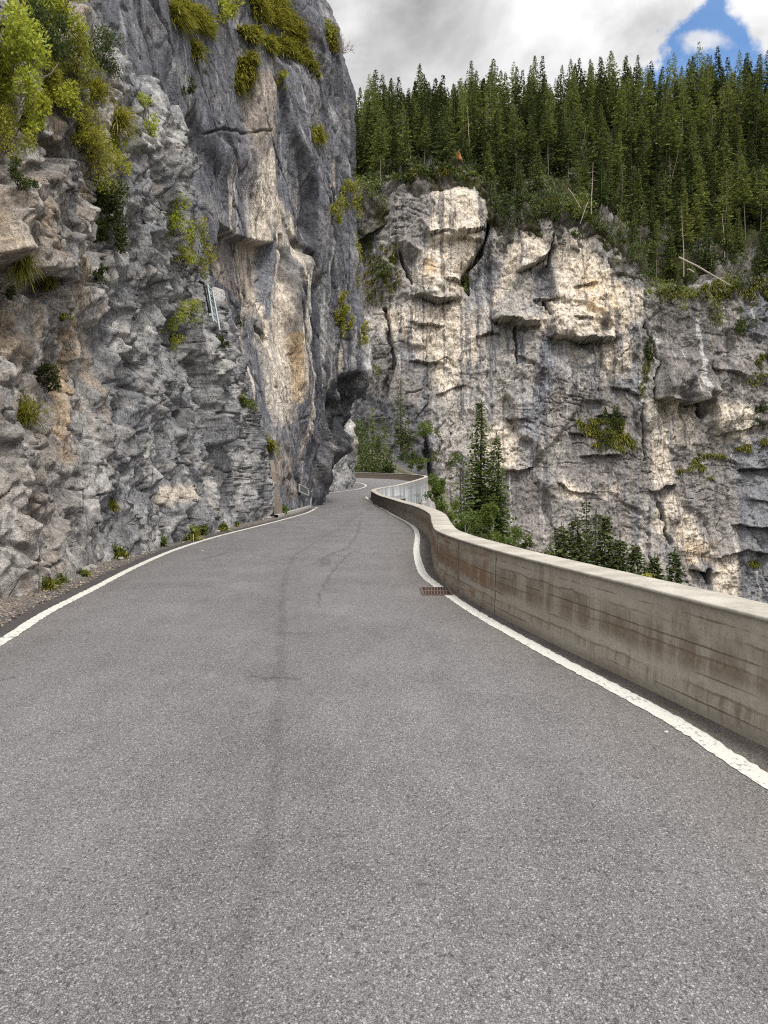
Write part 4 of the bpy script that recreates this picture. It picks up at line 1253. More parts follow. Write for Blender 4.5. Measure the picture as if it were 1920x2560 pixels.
# vertical pour joints : slim shadow gaps standing 3 mm proud are built as thin recess strips
t = newmat('joint'); t.out((.12, .09, .065), .95)
for px_, in ((1234,), (1144,), (1092,), (1010,)):
    k_ = int(np.argmin(np.abs(proj(np.c_[WI, WZ + .4].astype(np.float32))[0][(WI[:, 1] < 54)] - px_)))
    j = MB(); p_ = WI[k_] - ORG[:2]; tq = T[k_] * .004; nq = -NO[k_] * .004
    hz_ = float(HT[k_]); z_ = float(WZ[k_])
    a0 = p_ - tq + nq + NO[k_] * .0; a1_ = p_ + tq + nq; b0 = p_ + NO[k_] * .03
    j.addf([(*a0, z_), (*a1_, z_), (*(a1_ + NO[k_] * .018), z_ + hz_ - .03), (*(a0 + NO[k_] * .018), z_ + hz_ - .03), (*b0, z_), (*b0, z_ + hz_ - .03)], [(0, 1, 2, 3), (0, 3, 5, 4), (1, 4, 5, 2)])
    j.build('joint', MAT['joint'], pw)
lip = .004
cz_ = [(WI + NO * .020, HT - .030), (WI - NO * lip, HT - .024), (WI - NO * lip, HT - .003), (WI + NO * .006, HT + .001), (WI + NO * (WTH * .5)[:, None], HT + .006),
       (xo, HT), (xo + NO * .015, HT - .02), (xo, HT - .05)]
V = np.stack([np.c_[a_, WZ + h_] - ORG for a_, h_ in cz_], 1)
V[:, :, 2] += .004 * fbm(V[..., 0] * 3, V[..., 1] * 3, V[..., 2] * 3, 3)
mesh_np('coping', V.reshape(-1, 3), grid_faces(len(WI), len(cz_)), MAT['concrete_top'], None, False, pw)
zo = [(-.046, 0), (-.4, .02), (-1.0, .04), (-2.0, .08), (-1e9, .3)]
V = np.stack([np.c_[xo + NO * b_, WZ + HT + (a_ if a_ > -1e8 else -deep)] - ORG for a_, b_ in zo], 1)
V[:, :, 2] = np.minimum.accumulate(V[:, :, 2], axis=1)
rf = mesh_np('retaining_face', V.reshape(-1, 3), grid_faces(len(WI), len(zo)), MAT['concrete_outer'], None, False, pw)
# black box as painted shade of the drainage opening in the far outer face
d0 = None
for py_ in (1253,):
    best = None
    for k_ in range(len(WI)):
        if WI[k_, 1] < 58 or WI[k_, 1] > 86 or WI[k_,0] < -.4: continue
        q_ = proj(np.array([[xo[k_, 0], xo[k_, 1], 0.]], np.float32))
        e_ = abs(q_[0][0] - 1003)
        if best is None or e_ < best[0]: best = (e_, k_)
k_ = best[1]
zc_ = zat(1253, WI[k_, 1])
op = MB()
Rm = Vector((*T[k_], 0)).to_track_quat('X', 'Z').to_matrix()
op.box(tuple(np.r_[xo[k_] + NO[k_] * .10, zc_] - ORG), (1.3, .30, .42), Rm)
op.build('opening_shade', MAT['hole_shade'], rf)

# ================================================================== vegetation
rng = np.random.RandomState(77)


def quads(C_, A_, B_):
    """diamond leaves: centre C, half-length vector A, half-width vector B"""
    V = np.stack([C_ - A_, C_ + B_, C_ + A_, C_ - B_], 1).reshape(-1, 3)
    F = np.arange(len(V), dtype=np.int32).reshape(-1, 4)
    return V, F


def unit(v_): return v_ / (np.linalg.norm(v_, axis=-1, keepdims=True) + 1e-9)


def rand_dirs(n, rg=rng): return unit(rg.normal(size=(n, 3)))


def conifer_crown(seed, h, rad, clear=.15, step=.5, card=.5, cw=.13, droop=.35, up=.0, dens=6, gap=.0, pw=.85):
    rg = np.random.RandomState(seed)
    Cs, As, Bs = [], [], []
    z = clear * h
    lob = rg.rand(8) * .5 + .75
    while z < h - .25:
        f_ = (z - clear * h) / (h - clear * h)
        L0 = rad * (1 - f_) ** pw * min(1, .45 + f_ * 5) + .18
        nb = max(3, int(dens * (1 - .4 * f_)))
        for b_ in range(nb):
            if rg.rand() < gap: continue
            ph = 6.283 * (b_ + rg.rand()) / nb
            L = L0 * (.6 + .55 * rg.rand()) * lob[int(ph / 6.284 * 8)]
            dv = np.array((math.cos(ph), math.sin(ph), 0)); sv = np.array((-dv[1], dv[0], 0))
            n_ = max(2, int(L / (card * .62)))
            q_ = (np.arange(n_) + .6) / n_
            pts = dv[None] * (q_ * L)[:, None]
            pts[:, 2] = z + up * q_ * L - droop * L * q_ ** 1.5 + .14 * L * q_ ** 3 + rg.normal(0, .05, n_)
            for sgn in (-1, 1, 0):
                d_ = unit(dv[None] * (.75 if sgn else 1) + sv[None] * sgn * (.75) + np.array((0, 0, -.25)) + rg.normal(0, .22, (n_, 3)))
                ln = card * (.75 + .5 * rg.rand(n_)) * (1 - .62 * f_ ** 1.5)
                Cs.append(pts + d_ * ln[:, None] * .42 + rg.normal(0, .04, (n_, 3))); As.append(d_ * ln[:, None] * .5)
                wv = unit(np.cross(d_, np.array((0, 0, 1.)) + rg.normal(0, .5, (n_, 3))))
                Bs.append(wv * (cw * (.7 + .6 * rg.rand(n_)) * (1 - .5 * f_))[:, None])
        z += step * (.75 + .5 * rg.rand()) * (1 - .45 * f_)
    # leader
    n_ = 8
    q_ = np.linspace(0, 1, n_)
    Cs.append(np.c_[q_ * 0, q_ * 0, h - .8 + q_ * .9]); d_ = unit(np.c_[rg.normal(0, .5, (n_, 2)), np.ones(n_)])
    As.append(d_ * .2); Bs.append(unit(np.cross(d_, rand_dirs(n_, rg))) * .05)
    return quads(np.concatenate(Cs), np.concatenate(As), np.concatenate(Bs))


def conifer_trunk(seed, h, r0, clear, rad, stubs=26, bend=.15):
    rg = np.random.RandomState(seed + 500)
    mb = MB()
    pts = [(bend * math.sin(k / 9 * 2 + seed), bend * math.cos(k / 9 * 1.7 + seed) - bend, h * k / 9) for k in range(10)]
    mb.tube(pts, [r0 * (1 - k / 9.6) + .012 for k in range(10)], 6)
    for k in range(stubs):
        z = h * (clear * .5 + (1 - clear * .5) * rg.rand() * .9); ph = rg.rand() * 6.28
        L = rad * (1 - z / h) * .75 + .2
        mb.tube([(0, 0, z), (math.cos(ph) * L * .5, math.sin(ph) * L * .5, z - .08 * L), (math.cos(ph) * L, math.sin(ph) * L, z - .3 * L)], [r0 * .16, r0 * .1, .01], 4, False)
    return mb


def make_conifer(name, seed, h, rad, leafm, barkm='bark', r0=None, stubs=26, **kw):
    root = empty(name)
    tr = conifer_trunk(seed, h, r0 or h * .011, kw.get('clear', .15), rad, stubs).build('trunk', MAT[barkm], root)
    V, F = conifer_crown(seed, h, rad, **kw)
    mesh_np('crown', V, F, MAT[leafm], None, False, root)
    return root


def copy_tree(o, parent=None):
    c = o.copy(); col.objects.link(c); c.parent = parent
    for ch in o.children:
        copy_tree(ch, c)
    return c


# ---- forest of spruces above the far wall
protos = []
for k in range(13):
    slim = k < 5
    lar = k >= 9
    h = [24, 21, 26, 18, 22, 20, 23, 17, 19, 21, 18, 23, 16][k]
    protos.append((make_conifer('larch_tree' if lar else 'spruce_tree', 100 + k, h, [3.4, 3.0, 3.7, 2.8, 3.2, 4.8, 5.0, 4.3, 4.4, 4.2, 3.7, 4.0, 3.4][k], 'forest_larch' if lar else 'spruce_needles', 'grey_bark', .16, 14,
                                clear=[.38, .25, .46, .22, .32, .10, .30, .06, .15, .35, .25, .45, .12][k], step=.70 if lar else .58, card=1.05, cw=.20 if lar else .24, droop=[.42, .3, .55, .2, .5, .45, .35, .6, .3, .12, .2, .05, .15][k], dens=6 if lar else 7, gap=.24 if lar else .16, pw=.8 if lar else .95), h, 'larch' if lar else 'slim' if slim else 'broad'))
used = [False] * len(protos)
frg = np.random.RandomState(4)
spots = []
tries = 0
while len(spots) < 370 and tries < 60000:
    tries += 1
    px_ = 790 + frg.rand() * 1260
    t_ = frg.rand() ** 1.25 * 1.03
    if 1290 < px_ < 1420 and t_ < .05 and frg.rand() < .6: continue
    px_ = px_ if frg.rand() < .75 else 1500 + 500 * frg.rand()
    x_, y_, z_ = slope_pt(px_, t_)
    if px_ < 860 and t_ < .5: continue
    dmin = 2.5 + 1.0 * (1 - t_)
    if any((x_ - a[0]) ** 2 + ((y_ - a[1]) * .8) ** 2 < dmin ** 2 for a in spots): continue
    spots.append((float(x_), float(y_), float(z_), px_, t_))
SB = BVHS[-1]


def slope_ground(x_, y_, z_):
    loc = SB.ray_cast(Vector((x_, y_, z_ + 40)), Vector((0, 0, -1)))[0]
    return loc.z if loc is not None else z_


ZN = {'sky': 'on the skyline row of the forest ridge', 'tower': 'at the brink above the left rock tower', 'mid': 'inside the crowded forest slope below its skyline',
      'edge': 'among broken rocks above the central pale cliff', 'right': 'along the low right forest edge above the dark cliff', 'gap': 'in the wooded gully beside the overhanging rock'}
for (x_, y_, z_, px_, t_) in spots:
    k = frg.randint(len(protos))
    pr, h, slim = protos[k]
    if not used[k]:
        o = pr; used[k] = True
    else:
        o = copy_tree(pr)
    sc = (.52 + .52 * frg.rand() ** 1.3) * (1.0 if t_ > .2 else .75 + .25 * frg.rand()) * (1.12 if px_ > 1560 and t_ < .6 else 1.0)
    if 1236 < px_ < 1300 and t_ < .2: sc *= .7
    o.location = (x_, y_, slope_ground(x_, y_, z_) - .3)
    o.rotation_euler = (frg.normal(0, .02), frg.normal(0, .02), frg.rand() * 6.28)
    o.scale = (sc * (.9 + .2 * frg.rand()), sc * (.9 + .2 * frg.rand()), sc)
    zn = 'sky' if t_ > .82 else 'gap' if px_ < 940 and t_ < .5 else 'tower' if px_ < 1240 and t_ < .22 else 'edge' if px_ < 1520 and t_ < .22 else 'right' if t_ < .30 and px_ >= 1520 else 'mid'
    tag(o, {'slim': 'slim dark spruce ', 'broad': 'broad dark spruce ', 'larch': 'light green feathery larch '}[slim] + ZN[zn], 'tree', {'slim': 'slim spruces ', 'broad': 'broad spruces ', 'larch': 'light larches '}[slim] + ZN[zn])
for (pr, h, slim), u_ in zip(protos, used):
    if not u_: bpy.data.objects.remove(pr)

# the rest of the wood, seen only as a mass between and behind those trees
wrg = np.random.RandomState(21)
lowp = [conifer_crown(600 + k, [19, 16, 21, 14][k], [3.2, 2.8, 3.5, 2.9][k], clear=.12, step=.95, card=1.3, cw=.30, droop=[.4, .25, .5, .3][k], dens=6, gap=.1, pw=.9) for k in range(4)]
Vs, Fs, off = [], [], 0
for wi_ in range(720):
    px_ = 800 + wrg.rand() * 1300 if wi_ < 420 else 2050 + wrg.rand() * 1650; t_ = wrg.rand() ** .8 * 1.12
    if t_ < .05 or (1290 < px_ < 1430 and t_ < .12): continue
    x_, y_, z_ = [float(q_) for q_ in slope_pt(px_, t_)]
    V0, F0 = lowp[wrg.randint(4)]
    a_r = wrg.rand() * 6.28; sc = .55 + .40 * wrg.rand()
    ca_, sa_ = math.cos(a_r) * sc, math.sin(a_r) * sc
    Vs.append(np.stack([V0[:, 0] * ca_ - V0[:, 1] * sa_ + x_, V0[:, 0] * sa_ + V0[:, 1] * ca_ + y_, V0[:, 2] * sc + slope_ground(x_, y_, z_) - .4], 1)); Fs.append(F0 + off); off += len(V0)
tag(mesh_np('woodland', np.concatenate(Vs), np.concatenate(Fs), MAT['shaded_needles']), 'the dense mass of smaller conifers filling the forest between the larger trees', 'woodland', kind='stuff')

# low scrub, moss and young growth covering the forest floor (uncountable)
n = 44000
urg = np.random.RandomState(9)
up_ = 780 + urg.rand(n) * 1300
ut_ = urg.rand(n) ** 1.9 * 1.02 - .015
keep = fbm(up_ * .02, ut_ * 9, up_ * 0 + 3, 3) + .35 * (ut_ > .12) > -.05
up_, ut_ = up_[keep], ut_[keep]
ux, uy, uz = slope_pt(up_, ut_)
uz = np.array([slope_ground(float(a), float(b), float(c)) for a, b, c in zip(ux[::4], uy[::4], uz[::4])])
Cs = np.repeat(np.stack([ux[::4], uy[::4], uz], 1), 9, 0)
Cs = Cs + urg.normal(0, 1, Cs.shape) * np.array((.8, .8, .45)) + np.array((0, 0, .4))
ax = unit(rand_dirs(len(Cs), urg) + np.array((0, 0, .5))); ln = .35 + .5 * urg.rand(len(Cs))
wv = unit(np.cross(ax, rand_dirs(len(Cs), urg)))
V, F = quads(Cs, ax * ln[:, None] * .6, wv * (ln * .28)[:, None])
tag(mesh_np('undergrowth', V, F, MAT['dark_leaves']), 'low scrub and moss covering the forest floor above the far cliff', 'undergrowth', kind='stuff')

# dead pale trunks standing in the forest
dm = []
for k in range(3):
    mb = MB(); L = [11, 9, 13][k]
    mb.tube([(.1 * math.sin(j * 1.3 + k), .08 * math.cos(j + k), L * j / 6) for j in range(7)], [.13 * (1 - j / 7.5) for j in range(7)], 6)
    rg = np.random.RandomState(k)
    for j in range(9):
        z = L * (.3 + .65 * rg.rand()); ph = rg.rand() * 6.28; l_ = .4 + .8 * rg.rand()
        mb.tube([(0, 0, z), (math.cos(ph) * l_, math.sin(ph) * l_, z - .1)], [.035, .012], 4, False)
    dm.append(mb)
dproto = [m__.build('dead_trunk', MAT['pale_bark']) for m__ in dm]
dused = [False] * 3
DEAD = [(1462, 455, .02, 'bare pale dead trunk standing at the cliff brink above the centre'), 
        (1580, 330, .35, 'thin pale dead stem among spruces on the right half of the forest'),
        (1650, 320, .4, 'straight pale dead trunk high in the right forest'), (1790, 560, .12, 'long pale dead trunk low in the right forest'), (1755, 590, .08, 'crooked pale snag on the lower right slope'),
        (1170, 360, .2, 'slender pale stem among spruces above the rock tower'), (1030, 370, .15, 'leaning pale stem at the left end of the forest'), (1440, 330, .45, 'pale dead trunk high in the middle of the forest'), (1690, 640, .03, 'pale snag beside the fallen logs')]
for i, (px_, py_, t_, lb) in enumerate(DEAD):
    k = i % 3
    o = dproto[k] if not dused[k] else dproto[k].copy()
    if dused[k]: col.objects.link(o)
    dused[k] = True
    x_, y_, z_ = slope_pt(px_, t_)
    o.location = (x_, y_ - 3.0, slope_ground(x_, y_ - 3, z_) - .3)
    o.rotation_euler = (frg.normal(0, .06), frg.normal(0, .10), frg.rand() * 6)
    o.scale = (1.1, 1.1, .8 + .5 * frg.rand())
    tag(o, lb, 'dead tree', 'dead pale trunks in the forest')


def hit_or(px_, py_, only, Yd_):
    r_ = hit(px_, py_, only)
    return (r_[0], r_[1]) if r_ else (at(px_, py_, Yd_), Vector((0, -1, 0)))


# fallen logs on the brink at the right
for (p0_, p1_, rr, lb) in (((1697, 643), (1825, 713), .20, 'long pale fallen log lying across the lower right forest edge'), ((1718, 674), (1735, 680), .16, 'short pale fallen log under the long one'),
                           ((1420, 470), (1452, 520), .07, 'thin fallen trunk leaning over the central brink'), ((1470, 505), (1450, 560), .06, 'bare stem hanging below the central brink')):
    a__, b__ = at(*p0_, FD - 3), at(*p1_, FD - 5)
    mb = MB(); c__ = (a__ + b__) / 2
    mb.tube([a__ - c__, (a__ - c__) * .3 + Vector((0, 0, .25)), (b__ - c__) * .4 + Vector((0, 0, .1)), b__ - c__], [rr, rr * .95, rr * .8, rr * .6], 7)
    for j in range(5):
        q_ = (a__ - c__).lerp(b__ - c__, .15 + .16 * j)
        mb.tube([q_, q_ + Vector((.3 * (-1) ** j, -.4, .5))], [.05, .015], 4, False)
    o = mb.build('fallen_log', MAT['pale_bark']); o.location = c__
    tag(o, lb, 'log', 'fallen logs at the cliff brink')

# ---- leaf shrubs
def leaf_cloud(rg, ctrs, rads, n, size, asp=.42, out=.6, upb=.3):
    k = rg.randint(len(ctrs), size=n)
    d_ = rand_dirs(n, rg)
    rr = rg.rand(n) ** .45
    C_ = ctrs[k] + d_ * rads[k] * rr[:, None]
    ax = unit(d_ * out + rand_dirs(n, rg) * .8 + np.array((0, 0, upb)))
    ln = size * (.6 + .8 * rg.rand(n))
    wv = unit(np.cross(ax, rand_dirs(n, rg)))
    return quads(C_, ax * ln[:, None] * .5, wv * (ln * asp * .5)[:, None])


def shrub(name, label, cat, P, nrm, rx, rz_, leafm, leaf=.08, n=900, lobes=7, seed=0, stems=6, asp=.42, group=None, hang=0.0, outw=.55, stemm='bark', up=.6):
    rg = np.random.RandomState(seed)
    root = empty(name, P)
    nv_ = Vector(nrm); nv_.z = max(nv_.z, 0) * .3
    if nv_.length < .1: nv_ = Vector((0, -1, 0))
    nv_.normalize()
    c0 = np.array(nv_) * rx * outw + np.array((0, 0, rz_ * up))
    ctrs = c0 + np.clip(rg.normal(0, 1, (lobes, 3)), -1.5, 1.5) * np.array((rx * .58, rx * .5, rz_ * .55))
    rads = np.stack([rx * (.30 + .32 * rg.rand(lobes))] * 2 + [rz_ * (.30 + .30 * rg.rand(lobes))], 1)
    V, F = leaf_cloud(rg, ctrs, rads, n, leaf, asp)
    mesh_np('foliage', V, F, MAT[leafm], None, False, root)
    mb = MB()
    for k in range(min(stems, lobes)):
        e_ = Vector(ctrs[k])
        mb.tube([Vector(-np.array(nv_) * .08), e_ * .45 + Vector((rg.normal(0, .04), rg.normal(0, .04), -.03)), e_], [max(.012, rx * .028), max(.008, rx * .018), .005], 5, False)
    mb.build('stem', MAT[stemm], root)
    return tag(root, label, cat, group)


def tuft_np(rg, P, n, L, spread, nrm, wd, lean=.6, droop=.7):
    """arching grass blades, three quads each"""
    b = P + rg.normal(0, 1, (n, 3)) * spread
    d_ = unit(rand_dirs(n, rg) * .75 + np.array(nrm) * lean + np.array((0, 0, .55)))
    ln = L * (.5 + .7 * rg.rand(n))
    sd_ = unit(np.cross(d_, np.array((0, 0, 1.)) + .3 * rand_dirs(n, rg))) * (wd * (.6 + .7 * rg.rand(n)))[:, None]
    rows = []
    for q_, wq in ((0, 1.0), (.4, .9), (.75, .6), (1.0, .08)):
        c_ = b + d_ * (ln * q_)[:, None]
        c_[:, 2] -= droop * ln * q_ ** 2.2 * .7
        rows += [c_ - sd_ * wq, c_ + sd_ * wq]
    V = np.stack(rows, 1).reshape(-1, 3)
    base_ = np.arange(n)[:, None] * 8
    F = np.concatenate([base_ + np.array([[0, 1, 3, 2]]), base_ + np.array([[2, 3, 5, 4]]), base_ + np.array([[4, 5, 7, 6]])])
    return V, F


def tuft(label, P, nrm, L, n=120, mat='grass_blades', wd=.008, spread=.06, name='grass_tuft', cat='grass tuft', seed=0, droop=.7, group=None):
    rg = np.random.RandomState(seed)
    V, F = tuft_np(rg, np.zeros(3), n, L, spread, nrm, wd, droop=droop)
    o = mesh_np(name, V, F, MAT[mat])
    o.location = P
    return tag(o, label, cat, group)


def patch(label, poly, n, L, only, mat='grass_blades', wd=.012, seed=0, droop=.8, name='grass_patch', cat='grass'):
    rg = np.random.RandomState(seed + 40)
    pl_ = np.array(poly, float)
    x0, y0 = pl_.min(0); x1, y1 = pl_.max(0)
    Vs, Fs, off = [], [], 0
    org = None
    m__ = max(40, n // 14)
    got = 0; tr_ = 0
    while got < m__ and tr_ < m__ * 8:
        tr_ += 1
        x_, y_ = x0 + rg.rand() * (x1 - x0), y0 + rg.rand() * (y1 - y0)
        if poly_sd(np.array([x_ + rg.normal(0, 2)]), np.array([y_ + rg.normal(0, 2)]), poly)[0] < 0: continue
        if n > 1000 and fbm(np.array([x_ * .035 + seed]), np.array([y_ * .05]), np.array([.5]), 3)[0] < -.12: continue
        r_ = hit(x_, y_, only)
        if not r_: continue
        p_ = np.array(r_[0])
        if org is None: org = p_
        if np.linalg.norm(p_ - org) > 30: continue
        V, F = tuft_np(rg, p_ - org, n // m__, L, L * .18, np.array(r_[1]), wd, droop=droop)
        Vs.append(V); Fs.append(F + off); off += len(V); got += 1
    if not Vs: return None
    o = mesh_np(name, np.concatenate(Vs), np.concatenate(Fs), MAT[mat])
    o.location = org
    return tag(o, label, cat)


A_, B_, C_I, F_I = [0], [1], [2], [3]
pxm = lambda r_, Y_: r_ * Y_ / FPX         # pixels to metres at a depth
SH = [  # px, py(base), rx px, rz px, leaf material, leaf size m, n, bvh, label
    (20, 250, 75, 120, 'bright_leaves', .11, 1500, A_, 'bright broad-leaved bush at the left edge of the rock, high up'),
    (130, 120, 95, 85, 'bright_leaves', .10, 1900, A_, 'large sunny yellow-green bush at the top left corner'),
    (80, 120, 55, 70, 'dark_leaves', .08, 1200, A_, 'dark green bush in the hollow behind the sunny top-left bush'),
    (185, 215, 60, 60, 'olive_leaves', .07, 1200, A_, 'olive bush below the large sunny top-left bush'),
    (250, 160, 50, 45, 'dark_leaves', .06, 1000, A_ + B_, 'dark dwarf pine right of the sunny top-left bush'),
    (150, 270, 60, 50, 'bright_leaves', .08, 1100, A_, 'yellow-green bush with a bare grey branch on the upper outcrop'),
    (15, 380, 60, 70, 'olive_leaves', .07, 1000, A_, 'olive bush hanging over the pale block at the left edge'),
    (245, 465, 70, 80, 'olive_leaves', .06, 1900, A_, 'wide olive shrub spilling down the cleft of the outcrop'),
    (190, 330, 32, 50, 'olive_leaves', .06, 600, A_, 'narrow olive shrub above the dark cleft'),
    (240, 600, 50, 75, 'pine_needles', .10, 1500, A_, 'dark green dwarf pine hanging in the cleft'),
    (52, 475, 32, 32, 'dark_leaves', .05, 600, A_, 'dark round tussock on the pale block at the left'),
    (70, 40, 90, 60, 'olive_leaves', .08, 1500, A_ + B_, 'olive foliage at the top picture edge above the sunny bush'),
    (60, 330, 45, 50, 'bright_leaves', .10, 800, A_, 'bright leafy shoots over the dark hollow at the left'),
    (110, 215, 55, 45, 'olive_leaves', .08, 1000, A_, 'olive shrub between the two sunny upper-left bushes'),
    (200, 380, 40, 40, 'olive_leaves', .07, 700, A_, 'olive shrub at the top of the cleft'),
    (290, 420, 26, 50, 'bright_leaves', .07, 400, A_, 'light sprigs on the right side of the cleft shrubs'),
    (365, 325, 30, 45, 'bright_leaves', .07, 350, A_ + B_, 'small light shrub on the crest of the outcrop'),
    (435, 590, 36, 62, 'bright_leaves', .08, 700, A_ + B_, 'leafy shrub on the outcrop edge against the brown wall'),
    (480, 690, 42, 75, 'olive_leaves', .08, 800, A_ + B_, 'tall olive shrub above the metal ladder'),
    (452, 655, 25, 28, 'bright_leaves', .07, 300, A_ + B_, 'small bright shrub left of the drainpipe'),
    (428, 850, 36, 50, 'bright_leaves', .07, 700, A_ + B_, 'feathery yellow-green shrub under the ladder'),
    (480, 800, 30, 32, 'bright_leaves', .07, 260, A_ + B_, 'thin sprig reaching right towards the ladder foot'),
    (235, 695, 20, 26, 'dark_leaves', .06, 350, A_, 'small dark shrub below the dwarf pine'),
    (25, 745, 14, 16, 'dark_leaves', .05, 160, A_, 'little dark plant on the left edge rock'),
    (110, 965, 36, 32, 'dark_leaves', .07, 500, A_, 'dark drooping fern-like plant on the lower left face'),
    (155, 800, 14, 14, 'olive_leaves', .05, 140, A_, 'tiny olive sprig on the tan rock face'),
    (555, 865, 14, 16, 'dark_leaves', .07, 200, A_ + B_, 'small dark shrub right of the ladder foot'),
    (590, 812, 12, 14, 'dark_leaves', .07, 150, B_, 'tiny dark shrub below the brown panel'),
    (615, 1015, 18, 28, 'green_leaves', .08, 260, A_ + B_, 'green shrub on the outcrop edge above the plank'),
    (545, 40, 40, 34, 'bright_leaves', .14, 420, B_, 'leafy shrub near the top of the blue-grey wall'),
    (462, 235, 16, 18, 'dark_leaves', .10, 140, B_, 'single tiny bush on the blank blue-grey wall'),
    (705, 215, 22, 22, 'olive_leaves', .12, 160, B_, 'faint scrub patch under the hanging grass'),
    (826, 110, 20, 34, 'olive_leaves', .12, 260, B_, 'olive scrub on the upper right edge of the wall'),
    (860, 515, 24, 34, 'olive_leaves', .14, 300, B_, 'yellow-green bush on the right edge of the wall, halfway up'),
    (830, 545, 20, 34, 'olive_leaves', .14, 260, B_, 'hanging scrub left of the halfway bush'),
    (868, 825, 18, 36, 'olive_leaves', .12, 300, B_, 'moss-green bush on the lower right bulge of the wall'),
    (845, 815, 13, 26, 'olive_leaves', .12, 180, B_, 'narrow green clump beside the bulge bush'),
    (910, 858, 16, 30, 'olive_leaves', .12, 240, B_, 'green clump on the outer nose of the overhang'),
    (848, 760, 14, 20, 'olive_leaves', .12, 160, B_, 'small green clump above the bulge bush'),
    (890, 690, 10, 60, 'olive_leaves', .12, 260, B_, 'strip of green scrub down the right edge of the wall'),
]
for i, (px_, py_, rx_, rz2, lm, lf, n_, on, lb) in enumerate(SH):
    r_ = hit(px_, py_, on) or hit(px_ - 8, py_ + 8, on) or hit(px_ - 20, py_ + 15, on)
    if not r_: print('no hit', lb); continue
    Yh = r_[0].y
    big_ = i < 10
    shrub('shrub', lb, 'shrub', r_[0] + r_[1] * .02, r_[1], pxm(rx_, Yh), pxm(rz2, Yh), lm, lf * (.72 if big_ else .85) * (Yh / 14) ** .35, int(n_ * (3.4 if big_ else 2.0)), 14 if big_ else 9, 200 + i)

TF = [(55, 655, 34, A_, 'bright grass tuft under the pale block at the left'), (290, 300, 40, A_, 'grass tuft on the ragged crest of the outcrop'), (60, 1050, 58, A_, 'round yellow-green grass tuft on the lower left face'),
      (235, 240, 40, A_, 'grass tuft on top of the outcrop under the olive bush'), (668, 1115, 22, A_ + B_, 'grass strip in the crack above the plank'), (483, 128, 26, B_, 'dry grass tuft on the blue-grey wall'),
      (275, 1268, 20, A_, 'small dark grass tuft low on the outcrop'), (120, 700, 18, A_, 'thin grass in the tan rock seam')]
for i, (px_, py_, L, on, lb) in enumerate(TF):
    r_ = hit(px_, py_, on)
    if not r_: continue
    tuft(lb, r_[0], r_[1], pxm(L, r_[0].y) * 1.5, 420, 'grass_blades', pxm(1.1, r_[0].y), pxm(L * .28, r_[0].y), seed=i)

WEED = [(12, 1470, 'grass clump with reddish leaves at the foot of the rock, at the left picture edge'), (52, 1462, 'grass clump at the rock foot, second from the left edge'), (92, 1474, 'low flowering weed with small yellow flowers at the rock foot'),
        (142, 1456, 'dry weed at the rock foot beside the edge line bend'), (180, 1440, 'dark leafy weed at the rock foot, left part'), (266, 1396, 'tall dark weed where the rock corner meets the shoulder'),
        (325, 1366, 'reddish weed at the rock foot, left of the yellow-green pair'), (350, 1366, 'yellow-green weed at the rock foot near the middle'), (417, 1350, 'small reddish-green weed on the shoulder'),
        (495, 1338, 'low weed under the pale rock knob'), (532, 1328, 'weed pair member beside the pale rock knob'), (577, 1316, 'bright green weed at the rock foot beyond the knob'),
        (668, 1288, 'yellow-green weed left of the leaning plank foot'), (690, 1286, 'tiny weed touching the plank foot'), (708, 1282, 'dark weed right of the leaning plank')]
for i, (px_, py_, lb) in enumerate(WEED):
    gx, gy = ground_pt(px_, py_)
    r_ = hit(px_, py_, A_ + B_)
    for bi_ in (0, 1):
        w_r = BVHS[bi_].ray_cast(Vector((0, gy, float(road_z(gy)) + .12)), Vector((-1, 0, 0)))[0]
        if w_r is not None: gx = max(gx, w_r.x + .06)
    Lw = pxm(46, gy) * (.42 + .75 * ((i * 37 + 3) % 10) / 10)
    V, F = tuft_np(np.random.RandomState(i), np.zeros(3), 130, Lw, Lw * .22, np.array((.4, -.3, .3)), pxm(1.1, gy), .4, .6)
    root = empty('weed', (gx, gy, float(road_z(gy))))
    mesh_np('blades', V, F, MAT['grass_blades' if i % 3 else 'green_leaves'], None, False, root)
    rg = np.random.RandomState(i + 60)
    V, F = leaf_cloud(rg, np.array([(rg.normal(0, Lw * .25), rg.normal(0, Lw * .25), Lw * .35) for _ in range(4)]), np.full((4, 3), Lw * .35), 170, Lw * .28, .5)
    mesh_np('leaves', V, F, MAT['dark_leaves' if i % 2 else 'green_leaves'], None, False, root)
    tag(root, lb, 'weed', 'weeds along the rock foot')

